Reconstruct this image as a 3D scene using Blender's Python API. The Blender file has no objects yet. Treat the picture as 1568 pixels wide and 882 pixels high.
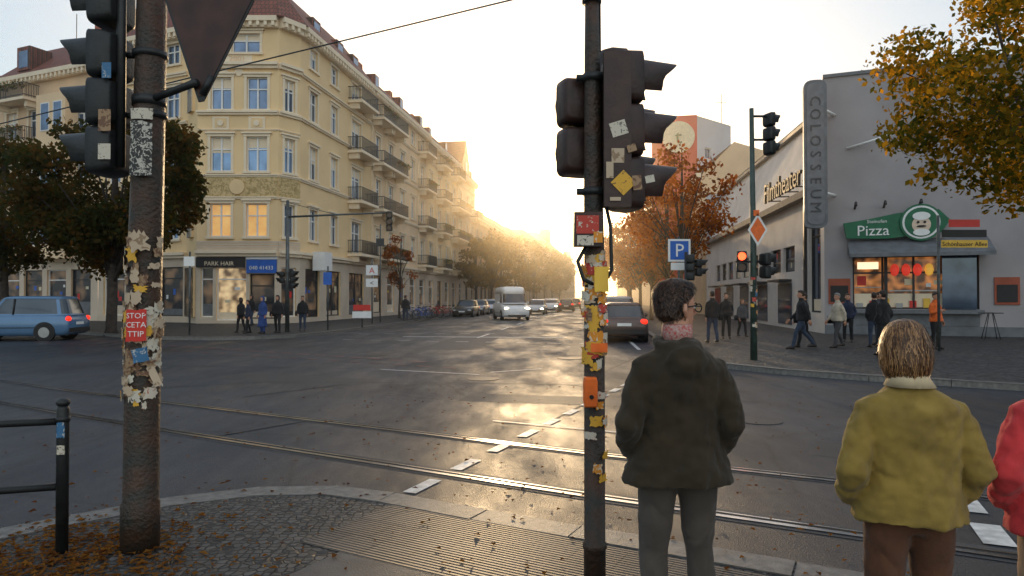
import bpy, math, random
import numpy as np
from mathutils import Vector, Matrix
R=random.Random(7)
C=bpy.context; S=C.scene
def link(o): S.collection.objects.link(o); return o
# ---------------------------------------------------------------- materials
def M(name,col,rough=.7,var=.15,scale=4,bump=0.,bscale=60,metal=0,emit=None,estr=0,spec=.5,col2=None):
    m=bpy.data.materials.new(name); m.use_nodes=True; nt=m.node_tree; N=nt.nodes; L=nt.links
    b=N['Principled BSDF']; tc=N.new('ShaderNodeTexCoord')
    n=N.new('ShaderNodeTexNoise'); n.inputs['Scale'].default_value=scale; n.inputs['Detail'].default_value=6
    L.new(tc.outputs['Object'],n.inputs['Vector'])
    r=N.new('ShaderNodeValToRGB'); L.new(n.outputs['Fac'],r.inputs['Fac'])
    c2=col2 if col2 else [min(1,c*(1+var)) for c in col]; c1=col if col2 else [c*(1-var) for c in col]
    r.color_ramp.elements[0].position=.33; r.color_ramp.elements[1].position=.67
    r.color_ramp.elements[0].color=(*c1,1); r.color_ramp.elements[1].color=(*c2,1)
    L.new(r.outputs['Color'],b.inputs['Base Color'])
    b.inputs['Roughness'].default_value=rough; b.inputs['Metallic'].default_value=metal
    b.inputs['Specular IOR Level'].default_value=spec
    if emit: b.inputs['Emission Color'].default_value=(*emit,1); b.inputs['Emission Strength'].default_value=estr
    if bump:
        n2=N.new('ShaderNodeTexNoise'); n2.inputs['Scale'].default_value=bscale; n2.inputs['Detail'].default_value=5
        L.new(tc.outputs['Object'],n2.inputs['Vector'])
        bp=N.new('ShaderNodeBump'); bp.inputs['Strength'].default_value=bump; bp.inputs['Distance'].default_value=.02
        L.new(n2.outputs['Fac'],bp.inputs['Height']); L.new(bp.outputs['Normal'],b.inputs['Normal'])
    return m
def cloth(n,c,var=.2,fold=.45):
    m=M(n,c,.9,var,9,.3,260); N=m.node_tree.nodes; L=m.node_tree.links; tc=N['Texture Coordinate']
    mp=N.new('ShaderNodeMapping'); mp.inputs['Scale'].default_value=(1,1,.5); L.new(tc.outputs['Object'],mp.inputs[0])
    w=N.new('ShaderNodeTexNoise'); w.inputs['Scale'].default_value=5; w.inputs['Detail'].default_value=1; w.inputs['Distortion'].default_value=1.2; L.new(mp.outputs[0],w.inputs['Vector'])
    a=N.new('ShaderNodeMath'); a.operation='SUBTRACT'; a.inputs[1].default_value=.5; L.new(w.outputs['Fac'],a.inputs[0]); b=N.new('ShaderNodeMath'); b.operation='ABSOLUTE'; L.new(a.outputs[0],b.inputs[0])
    sm=N.new('ShaderNodeMath'); sm.operation='SMOOTH_MAX'; sm.inputs[1].default_value=.03; sm.inputs[2].default_value=.05; L.new(b.outputs[0],sm.inputs[0])
    bp=N.new('ShaderNodeBump'); bp.inputs['Strength'].default_value=fold; bp.inputs['Distance'].default_value=.14; L.new(sm.outputs[0],bp.inputs['Height'])
    ob=[x for x in N if x.type=='BUMP' and x!=bp][0]; L.new(bp.outputs[0],ob.inputs['Normal'])
    N['Principled BSDF'].inputs['Sheen Weight'].default_value=.1
    return m
def leafmat(name,cols,trans=.45):
    m=bpy.data.materials.new(name); m.use_nodes=True; nt=m.node_tree; N=nt.nodes; L=nt.links
    N.remove(N['Principled BSDF']); out=N['Material Output']
    g=N.new('ShaderNodeNewGeometry'); tc=N.new('ShaderNodeTexCoord')
    n=N.new('ShaderNodeTexNoise'); n.inputs['Scale'].default_value=.8; L.new(tc.outputs['Object'],n.inputs['Vector'])
    a=N.new('ShaderNodeMath'); a.operation='MULTIPLY_ADD'; a.inputs[1].default_value=.5; L.new(g.outputs['Random Per Island'],a.inputs[0])
    s=N.new('ShaderNodeMath'); s.operation='MULTIPLY_ADD'; s.inputs[1].default_value=1.2; s.inputs[2].default_value=-.35; L.new(n.outputs['Fac'],s.inputs[0])
    L.new(s.outputs[0],a.inputs[2])
    r=N.new('ShaderNodeValToRGB'); L.new(a.outputs[0],r.inputs['Fac'])
    e=r.color_ramp.elements
    for i,c in enumerate(cols):
        p=i/(len(cols)-1)
        el=e[0] if i==0 else (e[-1] if i==len(cols)-1 else e.new(p))
        el.position=p; el.color=(*c,1)
    d=N.new('ShaderNodeBsdfDiffuse'); t=N.new('ShaderNodeBsdfTranslucent'); mx=N.new('ShaderNodeMixShader'); mx.inputs[0].default_value=trans
    L.new(r.outputs[0],d.inputs[0])
    br=N.new('ShaderNodeMixRGB'); br.blend_type='MULTIPLY'; br.inputs[0].default_value=1; br.inputs[2].default_value=(2.6,1.9,.8,1)
    L.new(r.outputs[0],br.inputs[1]); L.new(br.outputs[0],t.inputs[0])
    L.new(d.outputs[0],mx.inputs[1]); L.new(t.outputs[0],mx.inputs[2]); L.new(mx.outputs[0],out.inputs[0])
    return m
def asphalt():
    m=M('asphalt',(.022,.025,.032),rough=.5,var=.35,scale=.35,bump=.6,bscale=90,spec=.45); nt=m.node_tree; N=nt.nodes; L=nt.links
    b=N['Principled BSDF']; tc=N['Texture Coordinate']
    n=N.new('ShaderNodeTexNoise'); n.inputs['Scale'].default_value=.7; n.inputs['Detail'].default_value=9; n.inputs['Roughness'].default_value=.65
    mp=N.new('ShaderNodeMapping'); mp.inputs['Scale'].default_value=(1,.3,1); L.new(tc.outputs['Object'],mp.inputs[0]); L.new(mp.outputs[0],n.inputs['Vector'])
    mr=N.new('ShaderNodeMapRange'); mr.inputs[1].default_value=.34; mr.inputs[2].default_value=.62; mr.inputs[3].default_value=.29; mr.inputs[4].default_value=.68
    L.new(n.outputs['Fac'],mr.inputs[0]); L.new(mr.outputs[0],b.inputs['Roughness'])
    r=[x for x in N if x.type=='VALTORGB'][0]
    sp=N.new('ShaderNodeTexNoise'); sp.inputs['Scale'].default_value=45; L.new(tc.outputs['Object'],sp.inputs['Vector'])
    m2=N.new('ShaderNodeMapRange'); m2.inputs[1].default_value=.3; m2.inputs[2].default_value=.7; m2.inputs[3].default_value=.5; m2.inputs[4].default_value=1.7; L.new(sp.outputs['Fac'],m2.inputs[0])
    v=N.new('ShaderNodeTexVoronoi'); v.feature='DISTANCE_TO_EDGE'; v.inputs['Scale'].default_value=.33
    wn=N.new('ShaderNodeMixRGB'); wn.inputs[0].default_value=.12; n3=N.new('ShaderNodeTexNoise'); n3.inputs['Scale'].default_value=1.5; n3.inputs['Detail'].default_value=6
    L.new(tc.outputs['Object'],n3.inputs['Vector']); L.new(tc.outputs['Object'],wn.inputs[1]); L.new(n3.outputs['Color'],wn.inputs[2]); L.new(wn.outputs[0],v.inputs['Vector'])
    m3=N.new('ShaderNodeMapRange'); m3.inputs[1].default_value=0; m3.inputs[2].default_value=.012; m3.inputs[3].default_value=.4; m3.inputs[4].default_value=1; L.new(v.outputs['Distance'],m3.inputs[0])
    mm=N.new('ShaderNodeMath'); mm.operation='MULTIPLY'; L.new(m2.outputs[0],mm.inputs[0]); L.new(m3.outputs[0],mm.inputs[1])
    mx=N.new('ShaderNodeMixRGB'); mx.blend_type='MULTIPLY'; mx.inputs[0].default_value=1; L.new(r.outputs[0],mx.inputs[1]); L.new(mm.outputs[0],mx.inputs[2])
    L.new(mx.outputs[0],b.inputs['Base Color'])
    return m
def cobble(name,scale,c1,c2,rough=.6):
    m=bpy.data.materials.new(name); m.use_nodes=True; nt=m.node_tree; N=nt.nodes; L=nt.links; b=N['Principled BSDF']
    tc=N.new('ShaderNodeTexCoord')
    v=N.new('ShaderNodeTexVoronoi'); v.feature='DISTANCE_TO_EDGE'; v.inputs['Scale'].default_value=scale; v.inputs['Randomness'].default_value=.55
    v2=N.new('ShaderNodeTexVoronoi'); v2.inputs['Scale'].default_value=scale; v2.inputs['Randomness'].default_value=.55
    for x in (v,v2): L.new(tc.outputs['Object'],x.inputs['Vector'])
    r=N.new('ShaderNodeValToRGB'); r.color_ramp.elements[0].color=(*c1,1); r.color_ramp.elements[1].color=(*c2,1)
    L.new(v2.outputs['Color'],r.inputs[0])
    mr=N.new('ShaderNodeMapRange'); mr.inputs[1].default_value=.02; mr.inputs[2].default_value=.14; L.new(v.outputs['Distance'],mr.inputs[0])
    mx=N.new('ShaderNodeMixRGB'); mx.inputs[1].default_value=(.01,.009,.008,1); L.new(mr.outputs[0],mx.inputs[0]); L.new(r.outputs[0],mx.inputs[2])
    L.new(mx.outputs[0],b.inputs['Base Color']); b.inputs['Roughness'].default_value=rough
    bp=N.new('ShaderNodeBump'); bp.inputs['Strength'].default_value=.9; bp.inputs['Distance'].default_value=.02; L.new(mr.outputs[0],bp.inputs['Height']); L.new(bp.outputs[0],b.inputs['Normal'])
    return m
def brickmat(name,c1,c2,mortar,w,h,ms=.01,rot=0,rough=.75,bump=.5):
    m=bpy.data.materials.new(name); m.use_nodes=True; nt=m.node_tree; N=nt.nodes; L=nt.links; b=N['Principled BSDF']
    tc=N.new('ShaderNodeTexCoord'); mp=N.new('ShaderNodeMapping'); mp.inputs['Rotation'].default_value=(0,0,rot)
    L.new(tc.outputs['Object'],mp.inputs[0])
    t=N.new('ShaderNodeTexBrick'); t.inputs['Scale'].default_value=1; t.inputs['Brick Width'].default_value=w; t.inputs['Row Height'].default_value=h; t.inputs['Mortar Size'].default_value=ms
    t.inputs['Color1'].default_value=(*c1,1); t.inputs['Color2'].default_value=(*c2,1); t.inputs['Mortar'].default_value=(*mortar,1)
    L.new(mp.outputs[0],t.inputs['Vector'])
    n=N.new('ShaderNodeTexNoise'); n.inputs['Scale'].default_value=3; n.inputs['Detail'].default_value=7; L.new(tc.outputs['Object'],n.inputs['Vector'])
    m2=N.new('ShaderNodeMapRange'); m2.inputs[1].default_value=.3; m2.inputs[2].default_value=.7; m2.inputs[3].default_value=.65; m2.inputs[4].default_value=1.25; L.new(n.outputs['Fac'],m2.inputs[0])
    mx=N.new('ShaderNodeMixRGB'); mx.blend_type='MULTIPLY'; mx.inputs[0].default_value=1; L.new(t.outputs['Color'],mx.inputs[1]); L.new(m2.outputs[0],mx.inputs[2]); L.new(mx.outputs[0],b.inputs['Base Color'])
    b.inputs['Roughness'].default_value=rough
    bp=N.new('ShaderNodeBump'); bp.inputs['Strength'].default_value=bump; bp.inputs['Distance'].default_value=.01; bp.invert=True; L.new(t.outputs['Fac'],bp.inputs['Height']); L.new(bp.outputs[0],b.inputs['Normal'])
    return m
def sticker_mat(name,a,b_,scale=40,pos=.5,wd=.04):
    m=bpy.data.materials.new(name); m.use_nodes=True; nt=m.node_tree; N=nt.nodes; L=nt.links; b=N['Principled BSDF']
    tc=N.new('ShaderNodeTexCoord'); n=N.new('ShaderNodeTexNoise'); n.inputs['Scale'].default_value=scale; n.inputs['Detail'].default_value=3; n.inputs['Distortion'].default_value=1.2
    L.new(tc.outputs['Object'],n.inputs['Vector']); r=N.new('ShaderNodeValToRGB'); r.color_ramp.elements[0].position=pos; r.color_ramp.elements[1].position=pos+wd
    r.color_ramp.elements[0].color=(*a,1); r.color_ramp.elements[1].color=(*b_,1)
    L.new(n.outputs['Fac'],r.inputs[0]); L.new(r.outputs[0],b.inputs['Base Color']); b.inputs['Roughness'].default_value=.6
    return m
ASPH=asphalt()
COB=cobble('cobble_paving',17,(.028,.026,.024),(.1,.09,.083))
COB2=cobble('sidewalk_paving',6,(.045,.043,.042),(.085,.08,.078))
KERBM=M('granite_kerb',(.14,.132,.122),.55,.3,14,.3,80)
SLAB=M('plain_slab',(.07,.065,.062),.6,.25,6,.2,80)
WHITEP=M('white_road_paint',(.55,.55,.54),.5,.3,9,.2,70)
REDP=M('faded_red_paint',(.14,.055,.05),.6,.4,5,.2,70)
RAIL=M('rail_steel',(.5,.5,.52),.2,.2,3,metal=1)
RAILG=M('rail_groove',(.012,.012,.012),.7,.2)
YEL=M('yellow_stucco',(.84,.61,.33),.85,.06,.5,.15,20)
YEL2=M('cream_stucco',(.82,.6,.37),.85,.06,.5,.15,20)
YEL3=M('beige_stucco',(.74,.52,.32),.85,.08,.5,.15,20)
TRIM=M('cream_trim',(.84,.7,.51),.8,.05,1,.1,20)
BEIGE=M('rusticated_base',(.62,.51,.39),.85,.08,1,.2,20)
FRIEZE=sticker_mat('frieze_ornament',(.38,.26,.09),(.64,.47,.23),5,.42,.14)
TILE=brickmat('red_roof_tile',(.28,.07,.04),(.19,.05,.03),(.06,.025,.015),.25,.3,.03,rough=.7)
REDB=M('red_brick_wall',(.34,.09,.05),.85,.15,2,.2,30)
WFR=M('white_window_frame',(.8,.79,.76),.5,.05)
IRON=M('dark_iron',(.025,.027,.03),.5,.3,8)
def glass(name,col,rough=.06,metal=.55,emit=None,es=0): return M(name,col,rough,.3,1.3,metal=metal,emit=emit,estr=es,spec=1)
GL=[glass('window_glass_blue',(.17,.27,.43)),glass('window_glass_grey',(.13,.19,.29)),glass('window_glass_dark',(.06,.1,.16))]
GREFL=M('window_glass_painted_reflection',(.85,.5,.2),.3,.4,.9,emit=(1,.5,.14),estr=.4)  # warm reflection in the panes painted in as colour plus a low glow
def litnoise(name,a,b_,es,scale,pos=.42,wd=.25):
    m=sticker_mat(name,a,b_,scale,pos,wd); N=m.node_tree.nodes; L=m.node_tree.links; r=[x for x in N if x.type=='VALTORGB'][0]
    n=[x for x in N if x.type=='TEX_NOISE'][0]; n.inputs['Distortion'].default_value=0; n.inputs['Detail'].default_value=1
    L.new(r.outputs[0],N['Principled BSDF'].inputs['Emission Color']); N['Principled BSDF'].inputs['Emission Strength'].default_value=es; N['Principled BSDF'].inputs['Roughness'].default_value=.08
    return m
SHOPG=litnoise('shop_glass',(.015,.018,.022),(.25,.15,.08),.3,1.1,.45,.3)
SHOPG2=litnoise('takeaway_interior',(.05,.02,.01),(.6,.22,.06),.5,2.4,.4,.3)
SHOPG3=litnoise('lit_shop_interior',(.12,.07,.04),(.85,.6,.32),.55,1.8,.35,.3)
DARK=M('dark_facade',(.02,.02,.022),.6,.2)
WALLG=M('cinema_render_wall',(.34,.315,.32),.85,.1,.6,.2,12)
WALLW=M('cinema_white_wall',(.7,.64,.58),.8,.1,.8,.2,12)
GREYW=M('grey_wall',(.5,.51,.53),.85,.08,.4)
REDW=M('red_painted_wall',(.6,.02,.015),.7,.1,.4)
SIGNG=M('sign_grey_metal',(.13,.14,.155),.5,.2,3)
WHITE=M('white_paint',(.8,.8,.78),.5,.04)
BLACK=M('black_paint',(.012,.012,.013),.6,.3)
BLUE=M('sign_blue',(.02,.12,.5),.5,.1)
GREEN=M('sign_green',(.008,.13,.06),.5,.15)
REDS=M('sign_red',(.6,.03,.02),.5,.1)
CREAM=M('cream_panel',(.7,.62,.42),.6,.1)
YSIGN=M('sign_yellow',(.8,.5,.06),.5,.1)
ORANGE=M('orange_box',(.85,.16,.02),.45,.15,10)
BARK=M('tree_bark',(.05,.038,.03),.9,.4,8,.8,25)
POLEM=M('weathered_pole',(.07,.033,.018),.5,.5,7,.6,45,metal=.2,col2=(.024,.028,.024))
POLEG=M('galvanised_pole',(.1,.11,.11),.5,.3,6,metal=.5)
SIGM=M('signal_housing',(.012,.014,.015),.5,.35,12,.15,50)
SIGBR=M('signal_housing_brown',(.034,.014,.01),.5,.4,9,.15,50)
LENS=M('signal_lens_off',(.06,.02,.01),.2,.2)
LENSR=M('signal_lens_red_on',(.9,.05,.02),.3,.1,emit=(1,.08,.02),estr=4)
SIGNB=M('sign_back',(.05,.02,.015),.6,.35,6)
TYRE=M('tyre',(.015,.015,.015),.8,.2); HUB=M('alloy',(.35,.36,.37),.35,.1,metal=.8)
CGL=M('car_glass',(.05,.065,.08),.05,.2,1,metal=.5,spec=1)
TAILR=M('tail_lamp',(.6,.01,.01),.25,.1,emit=(1,.03,.01),estr=1.6); HEADL=M('head_lamp',(.8,.8,.75),.1,.1,emit=(1,.85,.55),estr=9); HEADO=M('head_lamp_off',(.6,.6,.6),.15,.1)
def paint(n,c,me=.35): return M(n,c,.22,.05,2,metal=me,spec=.6)
SKIN=M('skin',(.5,.25,.16),.5,.1,20); LIPM=M('lips',(.4,.13,.1),.5,.1); EYEW=M('eye',(.6,.6,.58),.3,.1)
SOLE=M('shoe_leather',(.03,.022,.018),.5,.3)
ST=[sticker_mat('sticker_%d'%i,a,b,s,p) for i,(a,b,s,p) in enumerate([
 ((.6,.55,.45),(.1,.09,.08),45,.6),((.62,.55,.45),(.45,.1,.04),40,.62),((.7,.27,.02),(.7,.6,.45),35,.55),((.5,.05,.03),(.6,.55,.45),50,.62),
 ((.72,.4,.04),(.15,.08,.03),50,.62),((.04,.15,.3),(.5,.5,.48),45,.6),((.03,.03,.03),(.5,.48,.42),40,.52),((.34,.22,.12),(.16,.08,.045),25,.5),((.52,.4,.28),(.28,.19,.11),20,.6)])]
# ---------------------------------------------------------------- mesh builder
class MB:
    def __init__(s): s.v=[];s.f=[];s.m=[];s.sm=[];s.mats=[];s.T=None
    def add(s,vs,fs,mat,sm=False):
        if mat not in s.mats: s.mats.append(mat)
        k=s.mats.index(mat); o=len(s.v)
        if s.T is not None: vs=[tuple(s.T@Vector(v)) for v in vs]
        s.v+=[tuple(v) for v in vs]; s.f+=[tuple(i+o for i in f) for f in fs]; s.m+=[k]*len(fs); s.sm+=[sm]*len(fs)
    def hexa(s,p,mat): s.add(p,[(0,3,2,1),(4,5,6,7),(0,1,5,4),(1,2,6,5),(2,3,7,6),(3,0,4,7)],mat)
    def box(s,x0,x1,y0,y1,z0,z1,mat): s.hexa([(x0,y0,z0),(x1,y0,z0),(x1,y1,z0),(x0,y1,z0),(x0,y0,z1),(x1,y0,z1),(x1,y1,z1),(x0,y1,z1)],mat)
    def loft(s,rings,mat,cap=True,sm=True):
        n=len(rings[0]); vs=[p for r in rings for p in r]; fs=[]
        for i in range(len(rings)-1):
            for j in range(n): fs.append((i*n+j,i*n+(j+1)%n,(i+1)*n+(j+1)%n,(i+1)*n+j))
        if cap: fs.append(tuple(range(n))[::-1]); fs.append(tuple((len(rings)-1)*n+j for j in range(n)))
        s.add(vs,fs,mat,sm)
    def tube(s,pts,rad,mat,n=10,cap=True,flat=1.):
        pts=[Vector(p) for p in pts]
        if not hasattr(rad,'__len__'): rad=[rad]*len(pts)
        rings=[];up=None
        for i,p in enumerate(pts):
            d=(pts[min(i+1,len(pts)-1)]-pts[max(i-1,0)]).normalized()
            if up is None:
                up=Vector((0,0,1)) if abs(d.z)<.9 else Vector((0,1,0))
            a=d.cross(up).normalized(); b=a.cross(d).normalized(); up=b
            rings.append([p+a*rad[i]*math.cos(t)+b*rad[i]*flat*math.sin(t) for t in [2*math.pi*k/n for k in range(n)]])
        s.loft(rings,mat,cap)
    def disc(s,c,r,nrm,th,mat,n=28,ry=None):
        c=Vector(c); d=Vector(nrm).normalized(); up=Vector((0,0,1)) if abs(d.z)<.9 else Vector((0,1,0)); a=up.cross(d).normalized(); b=d.cross(a)
        ry=ry or r
        rg=lambda o:[c+d*o+a*r*math.cos(2*math.pi*k/n)+b*ry*math.sin(2*math.pi*k/n) for k in range(n)]
        s.loft([rg(-th/2),rg(th/2)],mat,sm=False)
    def ell(s,c,rx,ry,rz,mat,n=14,m=9):
        rings=[]
        for i in range(m+1):
            t=math.pi*(i+.02)/(m+.04); rings.append([(c[0]+rx*math.sin(t)*math.cos(2*math.pi*k/n),c[1]+ry*math.sin(t)*math.sin(2*math.pi*k/n),c[2]-rz*math.cos(t)) for k in range(n)])
        s.loft(rings,mat)
    def obj(s,name,parent=None):
        me=bpy.data.meshes.new(name); me.from_pydata(s.v,[],s.f)
        for m in s.mats: me.materials.append(m)
        me.polygons.foreach_set('material_index',s.m); me.polygons.foreach_set('use_smooth',s.sm); me.update()
        o=bpy.data.objects.new(name,me); link(o)
        if parent: o.parent=parent
        return o
def empty(name,loc=(0,0,0),yaw=0):
    e=bpy.data.objects.new(name,None); link(e); e.location=loc; e.rotation_euler=(0,0,yaw); e.empty_display_size=.2; return e
def text_geo(t,size,extr=0.01,align='CENTER'):
    cu=bpy.data.curves.new('t','FONT'); cu.body=t; cu.size=size; cu.extrude=extr; cu.align_x=align; cu.resolution_u=2
    o=bpy.data.objects.new('t',cu); link(o); dg=C.evaluated_depsgraph_get(); me=o.evaluated_get(dg).to_mesh()
    v=[tuple(x.co) for x in me.vertices]; f=[tuple(p.vertices) for p in me.polygons]
    o.evaluated_get(dg).to_mesh_clear(); bpy.data.objects.remove(o); bpy.data.curves.remove(cu)
    return v,f
class Fr:
    def __init__(s,p0,p1,toward=(0,0)):
        s.o=Vector((p0[0],p0[1])); d=Vector((p1[0]-p0[0],p1[1]-p0[1])); s.L=d.length; s.d=d/s.L; n=Vector((-s.d.y,s.d.x))
        if n.dot(Vector(toward)-s.o)<0: n=-n
        s.n=n
    def p(s,u,d,z): q=s.o+s.d*u+s.n*d; return (q.x,q.y,z)
def fbox(mb,fr,u0,u1,d0,d1,z0,z1,mat):
    mb.hexa([fr.p(u0,d0,z0),fr.p(u1,d0,z0),fr.p(u1,d1,z0),fr.p(u0,d1,z0),fr.p(u0,d0,z1),fr.p(u1,d0,z1),fr.p(u1,d1,z1),fr.p(u0,d1,z1)],mat)
def ftext(mb,fr,u,d,z,t,size,mat,extr=.01,vertical=False):
    v,f=text_geo(t,size,extr)
    right=Vector((-fr.n.y,fr.n.x)); sg=1 if right.dot(fr.d)>0 else -1
    out=[]
    for x,y,zz in v:
        if vertical: x,y=y,-x
        out.append(fr.p(u+sg*x,d+zz,z+y))
    mb.add(out,f,mat)
def facade(mb,fr,u0,u1,z0,z1,ops,wall,frame=WFR,dep=.2,trim=TRIM,simple=False,base=None):
    us=sorted({u0,u1}|{round(x,3) for o in ops for x in (o[0],o[1])}); zs=sorted({z0,z1}|({4.15} if base else set())|{round(x,3) for o in ops for x in (o[2],o[3])})
    for i in range(len(us)-1):
        for j in range(len(zs)-1):
            cu=(us[i]+us[i+1])/2; cz=(zs[j]+zs[j+1])/2
            if any(o[0]<cu<o[1] and o[2]<cz<o[3] for o in ops): continue
            mb.add([fr.p(us[i],0,zs[j]),fr.p(us[i+1],0,zs[j]),fr.p(us[i+1],0,zs[j+1]),fr.p(us[i],0,zs[j+1])],[(0,1,2,3)],base if (base and cz<4.15) else wall)
    for o in ops:
        a,b,c,d=o[:4]; g=o[4] if len(o)>4 and o[4] else R.choice(GL); k=o[5] if len(o)>5 else 'w'
        mb.add([fr.p(a,0,c),fr.p(b,0,c),fr.p(b,0,d),fr.p(a,0,d),fr.p(a,-dep,c),fr.p(b,-dep,c),fr.p(b,-dep,d),fr.p(a,-dep,d)],[(0,1,5,4),(1,2,6,5),(2,3,7,6),(3,0,4,7)],wall)
        mb.add([fr.p(a,-dep,c),fr.p(b,-dep,c),fr.p(b,-dep,d),fr.p(a,-dep,d)],[(0,1,2,3)],g)
        t=.07; e0,e1=-dep+.003,-dep+.07
        fm=IRON if k=='s' and frame is WFR and R.random()<.5 else frame
        fbox(mb,fr,a,a+t,e0,e1,c,d,fm); fbox(mb,fr,b-t,b,e0,e1,c,d,fm)
        fbox(mb,fr,a+t,b-t,e0,e1,c,c+t,fm); fbox(mb,fr,a+t,b-t,e0,e1,d-t,d,fm)
        if simple and k=='w': continue
        if k=='w':
            m=(a+b)/2; zt=c+(d-c)*.64
            fbox(mb,fr,m-.045,m+.045,e0,e1+.01,c+t,d-t,frame); fbox(mb,fr,a+t,b-t,e0,e1-.01,zt-.04,zt+.04,frame)
            if R.random()<.4:
                hh=R.uniform(.15,.45)*(d-c); fbox(mb,fr,a+t+.003,m-.05,-dep+.002,-dep+.006,d-t-hh,d-t-.003,TRIM); fbox(mb,fr,m+.05,b-t-.003,-dep+.002,-dep+.006,d-t-hh,d-t-.003,TRIM)
            fbox(mb,fr,a-.16,a,.001,.05,c,d,trim); fbox(mb,fr,b,b+.16,.001,.05,c,d,trim)
            fbox(mb,fr,a-.22,b+.22,.001,.13,c-.14,c-.003,trim); fbox(mb,fr,a-.2,b+.2,.001,.07,d+.003,d+.16,trim); fbox(mb,fr,a-.28,b+.28,.001,.16,d+.165,d+.27,trim)
        elif k=='s':
            n=max(1,int((b-a)/1.1))
            for q in range(1,n): x=a+(b-a)*q/n; fbox(mb,fr,x-.04,x+.04,e0,e1,c+t,d-t,fm)
            fbox(mb,fr,a+t,b-t,e0,e1-.01,d-.75,d-.68,fm)
            if not simple:
                fbox(mb,fr,a+t+.01,b-t-.01,-dep+.002,-dep+.006,c+t+.01,c+R.uniform(.35,.9),R.choice([TRIM,BEIGE,DARK,SIGNG]))
                for q in range(int((b-a)*1.2)): x=R.uniform(a+.15,b-.4); z=R.uniform(c+.9,d-1.2); fbox(mb,fr,x,x+R.uniform(.15,.35),-dep+.0025,-dep+.007,z,z+R.uniform(.15,.45),R.choice([WHITE,REDS,CREAM,BLUE,YSIGN,CREAM]))
def cornice(mb,fr,u0,u1,z,h,p,mat=TRIM,dent=False):
    fbox(mb,fr,u0,u1,.002,p*.6,z,z+h*.5,mat); fbox(mb,fr,u0,u1,.002,p,z+h*.5+.002,z+h,mat)
    if dent:
        x=u0+.1
        while x<u1-.2: fbox(mb,fr,x,x+.18,p*.6+.002,p*.95,z+h*.05,z+h*.5,mat); x+=.45
def balcony(mb,fr,u0,u1,z,pr=1.15):
    fbox(mb,fr,u0,u1,.01,pr,z-.2,z,TRIM); fbox(mb,fr,u0+.2,u0+.45,.01,pr*.7,z-.6,z-.205,TRIM); fbox(mb,fr,u1-.45,u1-.2,.01,pr*.7,z-.6,z-.205,TRIM)
    for h in (.12,.95): 
        fbox(mb,fr,u0+.03,u1-.03,pr-.07,pr-.03,z+h,z+h+.05,IRON); fbox(mb,fr,u0+.03,u0+.07,.02,pr-.07,z+h,z+h+.05,IRON); fbox(mb,fr,u1-.07,u1-.03,.02,pr-.07,z+h,z+h+.05,IRON)
    x=u0+.05
    while x<u1-.05: fbox(mb,fr,x,x+.03,pr-.06,pr-.04,z,z+.95,IRON); x+=.11
    y=.1
    while y<pr-.1: fbox(mb,fr,u0+.035,u0+.06,y,y+.03,z,z+.95,IRON); fbox(mb,fr,u1-.06,u1-.035,y,y+.03,z,z+.95,IRON); y+=.11
# ---------------------------------------------------------------- foliage
def leaves(name,cl,per,size,mat,parent,seed=1,sq=.75):
    rg=np.random.default_rng(seed); P=[]
    for (x,y,z,r) in cl:
        n=int(per*(r**2)); d=rg.normal(size=(n,3)); d/=np.linalg.norm(d,axis=1)[:,None]; rr=r*rg.random(n)**.45*rg.uniform(.8,1.25,n)
        P.append(np.array([x,y,z])+d*rr[:,None]*np.array([1,1,sq]))
    P=np.concatenate(P); n=len(P)
    a=rg.normal(size=(n,3)); a/=np.linalg.norm(a,axis=1)[:,None]; b=rg.normal(size=(n,3)); b-=a*(a*b).sum(1)[:,None]; b/=np.linalg.norm(b,axis=1)[:,None]
    s=size*rg.uniform(.6,1.4,n)[:,None]
    V=np.stack([P-a*s*.6,P+b*s*.38-a*s*.05,P+a*s*.6,P-b*s*.38-a*s*.05],1).reshape(-1,3)
    me=bpy.data.meshes.new(name); me.vertices.add(4*n); me.vertices.foreach_set('co',V.ravel()); me.loops.add(4*n); me.loops.foreach_set('vertex_index',np.arange(4*n,dtype=np.int32))
    me.polygons.add(n); me.polygons.foreach_set('loop_start',np.arange(0,4*n,4,dtype=np.int32)); me.polygons.foreach_set('loop_total',np.full(n,4,dtype=np.int32))
    me.materials.append(mat); me.update(calc_edges=True); me.validate()
    o=bpy.data.objects.new(name,me); link(o); o.parent=parent; return o
def tree(name,x,y,h,cr,cz0,mat,ncl=40,per=160,size=.16,tr=.16,seed=1,lobes=None,clr=(.5,1.1)):
    rr=random.Random(seed); e=empty(name); cl=[]; cz=(cz0+h)/2; rz=(h-cz0)/2
    for i in range(ncl):
        while True:
            a,b,c=[rr.uniform(-1,1) for _ in range(3)]
            if a*a+b*b+c*c<1: break
        l=math.sqrt(a*a+b*b+c*c)+1e-6; k=(l**.45)/l*.88
        r=rr.uniform(*clr)*cr/3.5
        cl.append((x+a*k*cr,y+b*k*cr,cz+c*k*rz,r))
    if lobes: cl+=lobes
    leaves('foliage',cl,per,size,mat,e,seed)
    mb=MB(); lean=rr.uniform(-.15,.15)
    mb.tube([(x,y,-.05),(x,y,.3),(x+lean*.5,y,cz0),(x+lean,y,cz),(x+lean,y,h-.6)],[tr*1.5,tr*1.05,tr*.85,tr*.55,.03],BARK,10)
    for c in cl[:min(26,len(cl))]:
        st=(x+lean*.6,y,min(cz0+rr.uniform(-.1,.5)*rz,c[2]-.1)); md=((st[0]+c[0])/2+rr.uniform(-.2,.2),(st[1]+c[1])/2,(st[2]+c[2])/2+.15)
        mb.tube([st,md,(c[0],c[1],c[2])],[tr*.35,tr*.22,.015],BARK,6)
    mb.obj('trunk',e); return e
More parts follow.
